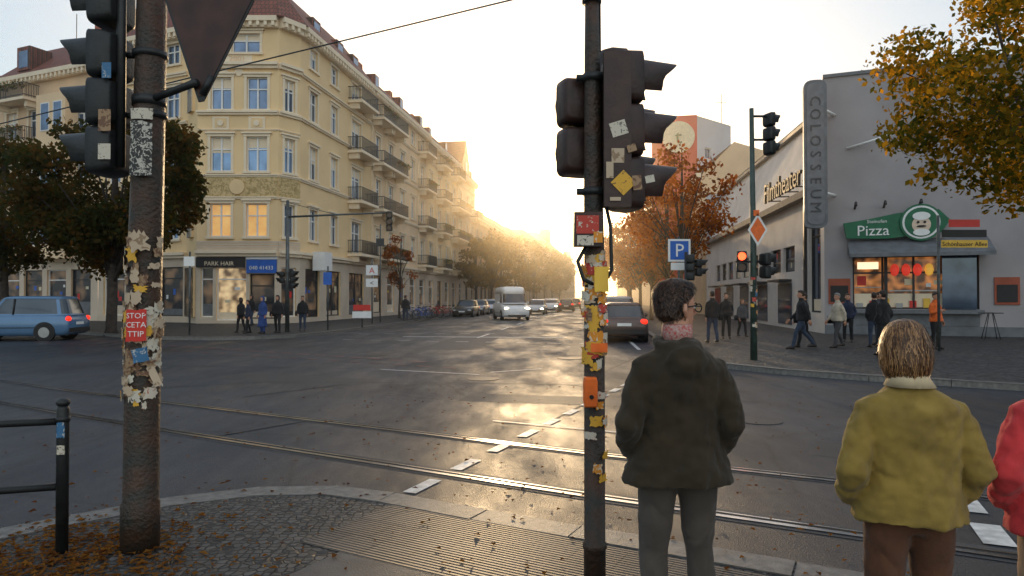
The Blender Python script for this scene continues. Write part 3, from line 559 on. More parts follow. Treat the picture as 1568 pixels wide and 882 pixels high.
# litter
rg=random.Random(5); mb=MB(); LIT=leafmat('fallen_leaf',[(.05,.02,.01),(.1,.038,.013),(.2,.09,.02),(.07,.026,.011)],.2)
for i in range(2300):
    if i<1500: x=rg.gauss(-2.85,.45); y=rg.gauss(4.3,.4); 
    elif i<1850: x=rg.uniform(-4,2.6); y=rg.uniform(3,6.2)
    else: x=rg.uniform(-6,6); y=rg.uniform(5.9,13)
    z=.068 if i<1850 else .014
    s=rg.uniform(.012,.034); a=rg.uniform(0,6.28); t=rg.uniform(0,.02)
    mb.add([(x+s*math.cos(a),y+s*math.sin(a),z),(x-s*.6*math.sin(a),y+s*.6*math.cos(a),z+t),(x-s*math.cos(a),y-s*math.sin(a),z),(x+s*.6*math.sin(a),y-s*.6*math.cos(a),z+t*.6)],[(0,1,2,3)],LIT)
mb.obj('fallen_leaves')
# ---------------------------------------------------------------- signals & poles
def signal(mb,c,heading,n,mat,sz=.3,on=None,hood=.22):
    h=Vector((heading[0],heading[1],0)).normalized(); r=Vector((-h.y,h.x,0)); up=Vector((0,0,1)); c=Vector(c)
    for i in range(n):
        cc=c+up*(sz*(n-1)/2-sz*i); w=sz*.47
        def rr(d,k,kz=1): 
            o=[]
            for j in range(20):
                t=2*math.pi*j/20; o.append(cc+h*d+r*(w*k*math.copysign(abs(math.cos(t))**.3,math.cos(t)))+up*(w*k*kz*math.copysign(abs(math.sin(t))**.3,math.sin(t))))
            return o
        mb.loft([rr(-.09,.78),rr(-.085,.88),rr(-.03,.97,1.05),rr(.06,1,1.06),rr(.07,.9)],mat)
        lr=w*.8; mb.disc(cc+h*.075,lr,h,.02,(LENSR if on==i else LENS))
        pts=[];m=18
        for j in range(m+1):
            t=math.radians(-35+250*j/m); ln=hood*(.45+.55*max(0,math.sin(t)))+.02
            a=r*math.cos(t)+up*math.sin(t)
            pts+= [cc+h*.06+a*lr*1.08, cc+h*(.06+ln)+a*lr*1.0, cc+h*.06+a*(lr*1.08+.008), cc+h*(.06+ln)+a*(lr+.008)]
        fs=[]
        for j in range(m): k=4*j; fs+=[(k,k+1,k+5,k+4),(k+2,k+6,k+7,k+3),(k+1,k+3,k+7,k+5)]
        mb.add(pts,fs,mat,True)
def sticker(mb,cx,cy,r,ang,z,w,h,mat,i=0,rot=None,rag=.1):
    rr=r+.0025+.0006*i; rot=R.uniform(-.12,.12) if rot is None else rot; nx,ny=7,5; vs=[];fs=[]
    for a in range(nx+1):
        for b in range(ny+1):
            u=(a/nx-.5)*w; v=(b/ny-.5)*h
            if a in(0,nx): u*=1+R.uniform(-rag,rag)*1.4
            if b in(0,ny): v*=1+R.uniform(-rag,rag)*1.4
            u2=u*math.cos(rot)-v*math.sin(rot); v2=u*math.sin(rot)+v*math.cos(rot); t=ang+u2/rr
            pe=.012*R.random() if (a in(0,nx) and b in(0,ny) and R.random()<.35) else 0
            vs.append((cx+(rr+pe)*math.sin(t),cy-(rr+pe)*math.cos(t),z+v2))
    for a in range(nx):
        for b in range(ny): k=a*(ny+1)+b; fs.append((k,k+ny+1,k+ny+2,k+1))
    mb.add(vs,fs,mat)
def wraptext(mb,cx,cy,r,ang,z,t,size,mat):
    v,f=text_geo(t,size,.0005); mb.add([(cx+(r+q)*math.sin(ang+x/r),cy-(r+q)*math.cos(ang+x/r),z+y) for x,y,q in v],f,mat)
e=empty('traffic_light_pole'); lx,ly=-2.44,4.5
mb=MB()
mb.tube([(lx,ly,.05),(lx+.0,ly,.35),(lx+.003,ly,.37),(lx+.012,ly,1.6),(lx+.03,ly,2.4),(lx+.05,ly,3.4),(lx+.06,ly,4.6),(lx+.07,ly,6)],[.118,.118,.108,.107,.1,.092,.088,.085],POLEM,28); mb.obj('pole',e)
mb=MB()
def pc(z): return lx+.003+.016*max(0,z-.4)
for i in range(120):
    z=R.choice([R.uniform(1.0,2.1),R.uniform(1.1,1.75),R.uniform(1.0,1.7)]); sticker(mb,pc(z),ly,.1075,R.uniform(-1.5,1.5),z,R.uniform(.03,.09),R.uniform(.03,.09),R.choice([ST[0],ST[1],ST[7],ST[0],ST[7],ST[8],ST[8],ST[7],ST[8],ST[4],ST[7]]),i*.3,rag=.25)
for i,(z,hh) in enumerate(((2.73,.2),(2.56,.16),(2.88,.07))): sticker(mb,pc(z),ly,.1,.12,z,.14,hh,ST[6] if i<2 else ST[0],60,0,.03)
sticker(mb,pc(1.5),ly,.107,.15,1.52,.125,.2,REDS,70,0,.03)
for k,t in enumerate(('STOP','CETA','TTIP')): wraptext(mb,pc(1.5),ly,.1525,.14,1.565-k*.058,t,.05,WHITE)
sticker(mb,pc(1.3),ly,.107,.35,1.33,.09,.09,ST[5],72,.2,.05)
sticker(mb,pc(1.95),ly,.107,.2,2.06,.1,.12,ST[8],73,.1,.25)
mb.add([(lx+.1,ly-.07,1.3),(lx+.18,ly-.08,1.14),(lx+.14,ly-.09,1.12),(lx+.08,ly-.09,1.24)],[(0,1,2,3)],ST[8]); mb.add([(lx+.1,ly-.05,1.5),(lx+.15,ly-.08,1.52),(lx+.13,ly-.09,1.4)],[(0,1,2)],ST[8])
mb.obj('stickers',e)
mb=MB(); signal(mb,(-2.66,4.5,2.97),(-1,.12),3,SIGM,.315,hood=.25); signal(mb,(-2.66,4.5,3.95),(-1,.12),3,SIGM,.315,hood=.25)
for z in (2.9,3.3,3.9): mb.tube([(-2.6,4.5,z),(lx+.03,4.5,z)],.02,SIGM); mb.tube([(lx+.045,ly,z-.02),(lx+.045,ly,z+.02)],.108,SIGM,20)
mb.tube([(-2.56,4.45,2.55),(-2.56,4.45,4.3)],.03,SIGM)
mb.add([(-2.62,4.34,3.1),(-2.56,4.34,3.1),(-2.56,4.34,3.2),(-2.62,4.34,3.2)],[(0,1,2,3)],ST[5]); mb.add([(-2.64,4.34,2.76),(-2.56,4.34,2.76),(-2.56,4.34,2.9),(-2.64,4.34,2.9)],[(0,1,2,3)],ST[7])
mb.add([(-2.64,4.34,2.58),(-2.56,4.34,2.58),(-2.56,4.34,2.68),(-2.64,4.34,2.68)],[(0,1,2,3)],ST[0])
mb.obj('signal_heads',e)
e=empty('yield_sign'); mb=MB(); Y=4.3
T=[(-2.24,3.66),(-1.53,3.74),(-1.975,2.9)]
def tri(k,y0,y1,m):
    cx=sum(p[0] for p in T)/3; cz=sum(p[1] for p in T)/3; o=[]
    for i in range(3):
        p=Vector(T[i]); a=Vector(T[i-1]); b=Vector(T[(i+1)%3])
        for q in (a,b): o.append(p+(q-p)*.05)
    o=[(cx+(p[0]-cx)*k,cz+(p[1]-cz)*k) for p in o]
    vs=[(x,y0-.12*(x+1.9),z) for x,z in o]+[(x,y1-.12*(x+1.9),z) for x,z in o]
    mb.add(vs,[tuple(range(6)),tuple(range(6,12))]+[(i,(i+1)%6,(i+1)%6+6,i+6) for i in range(6)],m)
tri(1,Y,Y+.012,SIGM); tri(.93,Y-.004,Y-.001,SIGNB); tri(.98,Y+.013,Y+.018,REDS); tri(.68,Y+.019,Y+.022,WHITE)
mb.tube([(lx+.03,ly-.02,2.99),(-1.98,Y-.03,3.05)],.024,SIGM); mb.tube([(lx+.04,ly,2.96),(lx+.04,ly,3.02)],.105,SIGM,20); mb.tube([(-1.96,Y-.0,2.98),(-1.9,Y-.0,3.1)],.02,SIGM); mb.obj('sign_plate',e)
# central pole
e=empty('traffic_light_pole'); cx,cy=.468,3.88; mb=MB()
mb.tube([(cx,cy,.05),(cx,cy,.28),(cx,cy,.285),(cx,cy,.31),(cx,cy,.315),(cx,cy,1.95),(cx-.005,cy,2.3),(cx-.01,cy,3.1),(cx-.012,cy,3.6)],[.062,.062,.068,.068,.06,.058,.054,.044,.036],POLEM,24)
mb.tube([(cx-.012,cy,3.38),(cx-.012,cy,3.41)],.055,SIGM,16); mb.tube([(cx-.012,cy,3.6),(cx-.012,cy,4.6)],.03,POLEM,12)
mb.tube([(cx+.03,cy-.04,1.75),(cx-.07,cy-.08,1.8),(cx-.1,cy-.06,1.9),(cx-.05,cy-.07,1.99)],.012,SIGM,8); mb.tube([(cx+.03,cy-.05,1.75),(cx+.09,cy-.06,1.85),(cx+.085,cy-.05,2.1),(cx+.05,cy,2.3)],.01,SIGM,8)
mb.tube([(cx+.035,cy,3.1),(cx+.03,cy,3.9)],.006,SIGM,6)
mb.obj('pole',e)
mb=MB()
for i in range(95):
    z=R.choice([R.uniform(1.35,1.95),R.uniform(1.4,1.9),R.uniform(1.35,1.9),R.uniform(.6,1.4)]); 
    if z<1.3 and R.random()<.6: continue
    sticker(mb,cx,cy,.059,R.uniform(-1.4,1.4),z,R.uniform(.03,.09),R.uniform(.025,.07),R.choice([ST[2],ST[4],ST[8],ST[4],ST[1],ST[3],ST[0],ST[7],ST[2]]),i*.3,rag=.18)
sticker(mb,cx,cy,.059,.35,1.8,.09,.14,YSIGN,60,0,.03); sticker(mb,cx,cy,.059,.2,1.42,.1,.05,ORANGE,61,0,.03)
mb.obj('stickers',e)
mb=MB(); mb.box(cx-.125,cx+.035,cy-.13,cy-.05,1.98,2.17,SIGBR)
for q,(a,b_,c_,d_,m) in enumerate(((-.115,.01,2.05,2.15,ST[3]),(-.11,-.02,1.985,2.04,ST[0]),(-.02,.03,2.0,2.06,ST[2]))): mb.add([(cx+a,cy-.134-.001*q,c_),(cx+b_,cy-.134-.001*q,c_),(cx+b_,cy-.134-.001*q,d_),(cx+a,cy-.134-.001*q,d_)],[(0,1,2,3)],m)
mb.obj('control_box',e)
mb=MB(); pr=[(-.035,1.09),(.03,1.09),(.036,1.12),(.036,1.23),(.03,1.255),(-.035,1.255),(-.04,1.22),(-.04,1.12)]
mb.loft([[(cx-.03+x,cy-.045,z) for x,z in pr],[(cx-.03+x,cy-.1,z) for x,z in pr],[(cx-.03+x*.85,cy-.112,1.17+(z-1.17)*.9) for x,z in pr]],ORANGE,sm=False); mb.disc((cx-.03,cy-.115,1.15),.012,(0,-1,0),.01,BLACK); mb.obj('push_button',e)
mb=MB(); signal(mb,(cx+.17,cy+.02,2.64),(1,.3),3,SIGBR,.3,hood=.25); signal(mb,(cx+.12,cy+.3,2.76),(1,.45),3,SIGBR,.3,hood=.25)
signal(mb,(cx-.06,cy+.14,2.7),(-.25,1),2,SIGBR,.29,hood=.12)
mb.box(cx+.04,cx+.19,cy-.13,cy-.08,2.2,3.06,SIGBR)
for z in(2.3,2.95): mb.tube([(cx-.1,cy,z),(cx+.15,cy,z)],.02,SIGM); mb.tube([(cx,cy,z-.02),(cx,cy,z+.02)],.066,SIGM,16)
for i,(x,z,w,h,ro,m) in enumerate(((.12,2.63,.09,.08,.3,0),(.115,2.48,.07,.08,0,8),(.145,2.33,.1,.1,.78,4),(.07,2.4,.04,.09,0,8),(.22,2.33,.05,.08,.1,7),(.29,2.35,.05,.04,.2,0),(.1,2.24,.06,.02,0,8),(.19,2.52,.05,.04,.3,7))):
    c_=math.cos(ro);s_=math.sin(ro); yy=cy-.133-.001*i
    mb.add([(cx+x+(a*c_-b_*s_),yy,z+(a*s_+b_*c_)) for a,b_ in((-w/2,-h/2),(w/2,-h/2),(w/2,h/2),(-w/2,h/2))],[(0,1,2,3)],ST[m])
mb.obj('signal_heads',e)
e=empty('pedestrian_railing'); mb=MB(); mb.tube([(-2.9,4.42,.05),(-2.9,4.42,.98),(-2.9,4.42,1.0)],[.037,.037,.03],SIGM,16); mb.ell((-2.9,4.42,1.02),.042,.042,.03,SIGM); mb.tube([(-2.9,4.42,.9),(-2.9,4.42,.93)],.043,SIGM,16)
for z in(.9,.48): mb.tube([(-2.9,4.42,z),(-4.6,3.9,z-.0)],.024,SIGM,12)
mb.tube([(-4.6,3.9,.05),(-4.6,3.9,1.0)],.037,SIGM,16); sticker(mb,-2.9,4.42,.037,.2,.85,.05,.1,ST[5],3,0); sticker(mb,-2.9,4.42,.037,.2,.72,.05,.06,ST[0],3,0); mb.obj('rails',e)
e=empty('traffic_light_pole'); mb=MB(); px,py=6.12,17.3
mb.tube([(px,py,.1),(px,py,3),(px-.03,py,6.5)],[.09,.075,.055],M('green_pole',(.04,.065,.055),.5,.3,6),14); mb.obj('pole',e); mb=MB()
signal(mb,(px+.42,py,5.85),(.9,.3),3,SIGM,.36); mb.tube([(px,py,5.7),(px+.4,py,5.7)],.03,SIGM); mb.tube([(px,py,6.3),(px+.4,py,6.3)],.03,SIGM)
signal(mb,(px+.3,py,2.5),(.9,.3),2,SIGM,.33); signal(mb,(px-.3,py,2.6),(-.2,-1),2,SIGM,.27,on=0,hood=.1); mb.tube([(px-.3,py,2.6),(px+.3,py,2.6)],.03,SIGM)
mb.obj('signal_heads',e); mb=MB()
def dia(k,y,m): c=(px+.08,3.4); mb.add([(c[0],y,c[1]+k),(c[0]+k*.6,y,c[1]),(c[0],y,c[1]-k),(c[0]-k*.6,y,c[1])],[(0,1,2,3)],m)
dia(.42,py-.1,WHITE); dia(.32,py-.104,ORANGE); mb.box(px-.02,px+.12,py-.1,py-.08,3.75,3.9,ORANGE)
for i in range(16): sticker(mb,px,py,.085,R.uniform(-1.3,1.3),R.uniform(.7,2.2),R.uniform(.06,.12),R.uniform(.06,.14),R.choice(ST),i)
mb.obj('signs',e)
e=empty('parking_sign'); mb=MB(); x0,y0=4.95,20.2; q=Fr((x0-.33,y0),(x0+.33,y0),(0,0)); mb.tube([(x0,y0+.05,.1),(x0,y0+.05,3.5)],.035,POLEG); fbox(mb,q,0,.66,0,.03,2.75,3.42,WHITE); fbox(mb,q,.06,.6,.031,.036,2.81,3.36,BLUE); ftext(mb,q,.33,.04,2.9,'P',.55,WHITE,.003); fbox(mb,q,.08,.58,0,.02,2.5,2.72,WHITE); mb.obj('sign_plate',e)
e=empty('traffic_light_pole'); mb=MB(); mb.tube([(5.0,19.6,.1),(5.0,19.6,3)],.05,IRON); signal(mb,(5.1,19.5,2.55),(0.3,1),3,SIGM,.25); signal(mb,(5.35,19.6,2.55),(1,.2),2,SIGM,.25); mb.obj('pole',e)
e=empty('mast_arm_traffic_light'); mb=MB(); mx_,my=-10.2,31
mb.tube([(mx_,my,.1),(mx_,my,6.1)],[.1,.07],POLEG,12); mb.tube([(mx_,my,5.35),(-5.6,my-.4,5.5)],[.05,.035],POLEG,8); mb.tube([(mx_,my,6),(-8,my-.2,5.45)],.015,POLEG,6)
signal(mb,(-5.5,my-.4,5.1),(0,-1),3,SIGM,.3,hood=.15); signal(mb,(mx_+.25,my,2.5),(.9,-.3),3,SIGM,.27); signal(mb,(mx_-.25,my,2.6),(-.6,-.8),2,SIGM,.27); mb.obj('pole',e)
def signpole(name,x,y,h,plates,off=0):
    e=empty(name); mb=MB(); mb.tube([(x,y,.1),(x,y,h)],.04,POLEG,8)
    q=Fr((x-1+off,y-.06),(x+1+off,y-.06),(0,0))
    for (z,w,hh,m,t,tm) in plates:
        fbox(mb,q,1-w/2,1+w/2,0,.02,z,z+hh,m)
        if t: ftext(mb,q,1,.025,z+hh*.2,t,hh*.8,tm,.003)
    mb.obj('plates',e)
signpole('direction_sign',-8.3,40.5,4,[(3.0,.7,.6,WHITE,'A',REDS),(2.3,.7,.5,WHITE,'<',BLACK)])
signpole('traffic_sign',-8.9,33,3.2,[(2.3,.4,.6,BLUE,'',WHITE)])
signpole('traffic_sign',-13.5,28.6,3.6,[(3.0,.45,.4,WHITE,'',WHITE)])
signpole('information_sign',-7.9,36,1.7,[(.6,1,.35,WHITE,'',WHITE),(1.0,.9,.3,REDS,'',WHITE)])
signpole('street_clock',-8.3,43,6.3,[(4.9,.5,.5,IRON,'',WHITE)])
signpole('street_name_sign',12.5,20,4.1,[(3.15,1.35,.22,YSIGN,'Schönhauser Allee',BLACK),(3.45,1.3,.22,BLACK,'',WHITE),(3.75,.9,.22,REDS,'',WHITE)],.72)
e=empty('overhead_wire'); mb=MB()
a=Vector((-10.6,14,5.25)); b=Vector((-.09,10,6.06)); mb.tube([a+(a-b)*1.5,a,b,b+(b-a)*2],.012,IRON,6); mb.obj('cable',e)
# ---------------------------------------------------------------- vehicles
def car(name,x,y,yaw,L=4.3,W=1.78,H=1.48,pm=None,kind='hatch',head=False,tail=False):
    e=empty(name,(x,y,0),yaw); mb=MB()
    K={'hatch':dict(belt=.93,g=(.02,.74),r=(.1,.56),nose=.74),'suv':dict(belt=1.02,g=(.01,.72),r=(.07,.56),nose=.86),'van':dict(belt=1.25,g=(.005,.9),r=(.02,.74),nose=1.05)}[kind]
    be=K['belt']
    st=[(0,.4,be*.82,.86),(.012,.3,be*.93,.93),(.05,.22,be,.975),(.2,.2,be+.01,1),(.5,.2,be,1),(.72,.2,be-.01,1),(.8,.2,(be+K['nose'])/2+.04,.99),(.92,.22,K['nose']+.0,.96),(.975,.28,K['nose']-.12,.9),(1,.38,K['nose']-.22,.8)]
    rings=[]
    for t,zl,zh,k in st:
        hw=W/2*k; yy=(t-.5)*L
        p=[(-hw*.93,zl),(-hw*.99,zl+.14),(-hw,(zl+zh)/2),(-hw*.985,zh-.12),(-hw*.93,zh-.03),(-hw*.7,zh+.01),(0,zh+.025),(hw*.7,zh+.01),(hw*.93,zh-.03),(hw*.985,zh-.12),(hw,(zl+zh)/2),(hw*.99,zl+.14),(hw*.93,zl)]
        rings.append([(a,yy,b) for a,b in p])
    mb.loft(rings,pm)
    g0,g1=K['g'];r0,r1=K['r']; n=32
    def pr(a,b,hw,z,pw=.35): 
        cy_=((a+b)/2-.5)*L; hl=(b-a)/2*L; return [(hw*math.copysign(abs(math.cos(q))**pw,math.cos(q)),cy_+hl*math.copysign(abs(math.sin(q))**pw,math.sin(q)),z) for q in [2*math.pi*(k+.5)/n for k in range(n)]]
    lv=[(g0,g1,W/2*.93,be-.03),(g0+(r0-g0)*.12,g1+(r1-g1)*.12,W/2*.91,be+.03),(g0+(r0-g0)*.82,g1+(r1-g1)*.8,W/2*.78,H-.13),(r0,r1,W/2*.73,H-.05),(r0+.03,r1-.04,W/2*.62,H-.01),(r0+.12,r1-.15,W/2*.3,H)]
    if kind=='van': lv[2]=(g0+(r0-g0)*.6,g1+(r1-g1)*.6,W/2*.88,H-.55); lv[3]=(r0,r1,W/2*.84,H-.1); 
    rg=[pr(*q) for q in lv]
    mb.loft(rg[:2],pm,False); mb.loft(rg[2:],pm)
    for j in range(n):
        a=rg[1][j];b_=rg[1][(j+1)%n];c=rg[2][(j+1)%n];d=rg[2][j]; mid=((a[1]+b_[1])/2)
        q=2*math.pi*(j+1)/n; pil=min(abs(abs(math.cos(q))-.78),1)<.07
        pil=pil or (kind=='van' and mid<L*.12 and abs(math.cos(q))>.5)
        mb.add([a,b_,c,d],[(0,1,2,3)],pm if pil else CGL,False)
    for sx in(-1,1):
        if kind!='van': mb.tube([(sx*W/2*.915,-.05*L,be),(sx*W/2*.79,-.05*L,H-.12)],.035,BLACK,6)
        mb.ell((sx*(W/2+.08),L*.2,be+.04),.1,.06,.08,pm,10,6)
        for wy in(-.31,.32):
            r=.33 if kind!='van' else .35
            mb.disc((sx*(W/2-.06),wy*L,r+.02),r+.06,(1,0,0),.13,BLACK,24); mb.disc((sx*(W/2-.09),wy*L,r),r,(1,0,0),.22,TYRE,24); mb.disc((sx*(W/2-.085),wy*L,r),r*.62,(1,0,0),.23,HUB,14)
        ry=-L/2; mb.ell((sx*W*.4,ry+.06,be*.84),.15,.09,.11,TAILR,12,6); fy=L/2; mb.ell((sx*W*.36,fy-.1,K['nose']-.16),.17,.1,.08,HEADL if head else HEADO,12,6)
        mb.box(sx*W/2-.012,sx*W/2+.012,-.38*L,.3*L,.5,.53,BLACK)
    mb.box(-.26,.26,-L/2-.03,-L/2+.05,.62,.73,WHITE); mb.box(-.26,.26,L/2-.03,L/2+.02,.42,.53,WHITE); mb.box(-W*.42,W*.42,-L/2-.025,-L/2+.1,.33,.5,BLACK); mb.box(-W*.32,W*.32,L/2-.05,L/2+.015,.3,.4,BLACK); mb.box(-W*.28,W*.28,L/2-.08,L/2-.005,K['nose']-.32,K['nose']-.2,BLACK)
    mb.obj('body',e); return e
MT=math.radians
car('parked_car',4.45,27.6,MT(-7),4.3,1.8,1.5,paint('car_paint_dark_grey',(.1,.07,.065)),'hatch')
car('parked_car',5.2,34,MT(-7),4.6,1.9,1.75,paint('car_paint_silver',(.4,.4,.4)),'suv')
for i,y in enumerate((41,47.5,54,61,68,76)): car('parked_car',2.2+.125*y-1.2,y,MT(-7),4.3,1.75,1.5,paint('car_paint_row_%d'%i,R.choice([(.1,.1,.11),(.3,.3,.3),(.02,.05,.12),(.25,.03,.02),(.5,.5,.48)])),R.choice(['hatch','suv']))
car('white_van',-.1,52.5,MT(180+10),5.4,2.1,2.5,paint('van_white',(.85,.84,.82),0),'van',head=True)
car('blue_minivan',-19.6,27.2,MT(96),4.5,1.8,1.75,paint('car_paint_light_blue',(.1,.2,.34),.2),'suv')
for i,(x,y,c) in enumerate(((-4.2,60,(.04,.035,.03)),(-3.5,66,(.2,.2,.2)),(-2.6,72,(.6,.6,.6)),(-1.8,79,(.05,.05,.06)),(-.9,86,(.3,.25,.2)))): car('parked_car',x+.2,y,MT(173),4.3,1.75,1.48,paint('car_paint_left_%d'%i,c),'hatch')
for x,y,c,k,d in ((2.5,68,(.5,.5,.5),'hatch',180),(4.5,78,(.6,.6,.58),'suv',180),(6.6,82,(.04,.04,.05),'suv',0),(4.9,95,(.3,.3,.32),'hatch',180),(6.8,110,(.5,.5,.5),'suv',180),(9.6,104,(.2,.05,.04),'hatch',0)): car('car',x,y,MT(d-7),4.3,1.75,1.5,paint('car_paint_t%d'%int(y),c),k,head=(d==180))
def bicycle(x,y,yaw,c):
    e=empty('bicycle',(x,y,.12),yaw); mb=MB()
    for wy in(-.52,.52):
        n=20; P=[(0,wy+.33*math.cos(2*math.pi*k/n),.34+.33*math.sin(2*math.pi*k/n)) for k in range(n+1)]; mb.tube(P,.018,TYRE,6,False)
        for k in range(0,10): t=math.pi*k/10; mb.tube([(0,wy+.32*math.cos(t),.34+.32*math.sin(t)),(0,wy-.32*math.cos(t),.34-.32*math.sin(t))],.002,HUB,3,False)
    for a,b in(((-.52,.34),(-.08,.3)),((-.08,.3),(-.22,.82)),((-.52,.34),(-.2,.72)),((-.2,.74),(.33,.8)),((-.08,.3),(.36,.7)),((.52,.34),(.33,.95))): mb.tube([(0,a[0],a[1]),(0,b[0],b[1])],.016,c,6)
    mb.tube([(-.28,.25,1.0),(0,.35,.98),(.28,.25,1.0)],.013,IRON,6); mb.ell((0,-.24,.88),.08,.14,.035,BLACK,10,6); mb.tube([(-.1,-.08,.3),(.1,-.08,.3)],.03,IRON,8); mb.obj('frame',e)
for i in range(12): bicycle(-6.9+.125*(i*1.0)+R.uniform(-.2,.2),46+i*1.1,MT(70+R.uniform(-12,12)),R.choice([IRON,REDS,BLUE,HUB]))
e=empty('bistro_table'); mb=MB(); 
for (u) in (5.6,7.4): 
    c=Vector(g.p(u,2,0)); mb.disc((c.x,c.y,1.1),.4,(0,0,1),.03,IRON); 
    for k in range(4): a=k*math.pi/2+.4; mb.tube([(c.x+.35*math.cos(a),c.y+.35*math.sin(a),.12),(c.x+.1*math.cos(a),c.y+.1*math.sin(a),1.08)],.015,IRON,6)
mb.obj('table',e)
e=empty('park_bench'); mb=MB(); 
for k in range(4): mb.box(14,16.6,17.6+k*.12,17.7+k*.12,.52,.55,BARK)
for k in range(3): mb.box(14,16.6,18.1,18.13,.65+k*.13,.75+k*.13,BARK)
for x in(14.3,16.3): mb.box(x,x+.06,17.6,18.1,.12,.52,IRON); mb.box(x,x+.06,18.05,18.1,.52,1.0,IRON)
mb.obj('slats',e)
# ---------------------------------------------------------------- people
TX=bpy.data.textures.new('folds','CLOUDS'); TX.noise_scale=.16; TX.noise_depth=2
TXH=bpy.data.textures.new('hairclumps','CLOUDS'); TXH.noise_scale=.03
TX2=bpy.data.textures.new('folds2','CLOUDS'); TX2.noise_scale=.07
def soft(o,vox,disp=0,tex=None,it=5):
    m=o.modifiers.new('r','REMESH'); m.mode='VOXEL'; m.voxel_size=vox; m.use_smooth_shade=True
    m=o.modifiers.new('s','SMOOTH'); m.iterations=it; m.factor=.5
    if disp: m=o.modifiers.new('d','DISPLACE'); m.texture=tex or TX; m.strength=disp; m.mid_level=.5; m.texture_coords='LOCAL'
def oring(z,rx,ry,cx=0,cy=0,n=24,pw=.85): return [(cx+rx*math.copysign(abs(math.cos(t))**pw,math.cos(t)),cy+ry*math.copysign(abs(math.sin(t))**pw,math.sin(t)),z) for t in [2*math.pi*k/n for k in range(n)]]
def hring(z,fr_,bk,hw,n=28): return [(hw*math.sin(t),(fr_ if math.cos(t)>0 else -bk)*math.cos(t),z) for t in [-2*math.pi*k/n for k in range(n)]]
HEAD=[(-.006,.05,-.02,.018),(.006,.075,-.035,.04),(.03,.085,-.05,.053),(.06,.088,-.065,.061),(.085,.087,-.08,.067),(.108,.083,-.09,.071),(.135,.09,-.097,.073),(.165,.085,-.1,.074),(.195,.066,-.09,.066),(.215,.042,-.066,.048),(.228,.012,-.025,.02)]
HS=[(.045,-.03,-.07,.05),(.07,-.025,-.095,.066),(.1,-.02,-.106,.074),(.13,.0,-.112,.078),(.152,.035,-.114,.08),(.168,.075,-.113,.08),(.2,.09,-.106,.076),(.23,.072,-.082,.062),(.25,.02,-.03,.028)]
HB=[(-.03,-.02,-.08,.062),(-.01,.0,-.1,.082),(.03,.02,-.116,.096),(.08,.025,-.126,.104),(.13,.03,-.126,.102),(.165,.06,-.122,.094),(.185,.088,-.118,.088),(.215,.088,-.104,.077),(.24,.06,-.075,.054),(.255,.02,-.03,.026)]
def interp(T,z):
    for a,b in zip(T[:-1],T[1:]):
        if a[0]<=z<=b[0]: k=(z-a[0])/(b[0]-a[0]); return [a[i]+(b[i]-a[i])*k for i in range(4)]
    return T[0] if z<T[0][0] else T[-1]
def hand(mb,w,d,side,sc=1):
    w=Vector(w); d=Vector(d).normalized(); inn=Vector((-side,0,0)); inn=(inn-d*inn.dot(d)).normalized(); wd=d.cross(inn).normalized()
    if wd.y<0: wd=-wd
    rings=[]
    for t,a,b in((-.02,.024,.019),(.02,.034,.016),(.06,.042,.015),(.095,.04,.013)): rings.append([w+d*t*sc+wd*a*sc*math.cos(q)+inn*b*sc*math.sin(q) for q in [2*math.pi*k/12 for k in range(12)]])
    mb.loft(rings,SKIN)
    for i,ln in enumerate((.068,.078,.072,.056)):
        b0=w+(d*.085+wd*(.03-.02*i))*sc; p1=b0+(d*.5*ln+inn*.1*ln)*sc; p2=p1+(d*.32*ln+inn*.2*ln)*sc; p3=p2+(d*.2*ln+inn*.25*ln)*sc
        mb.tube([b0,p1,p2,p3],[.0095*sc,.009*sc,.008*sc,.006*sc],SKIN,8)
    b0=w+(d*.03+wd*.03)*sc; mb.tube([b0,b0+(d*.03+wd*.022+inn*.01)*sc,b0+(d*.06+wd*.03+inn*.018)*sc],[.013*sc,.011*sc,.008*sc],SKIN,8)
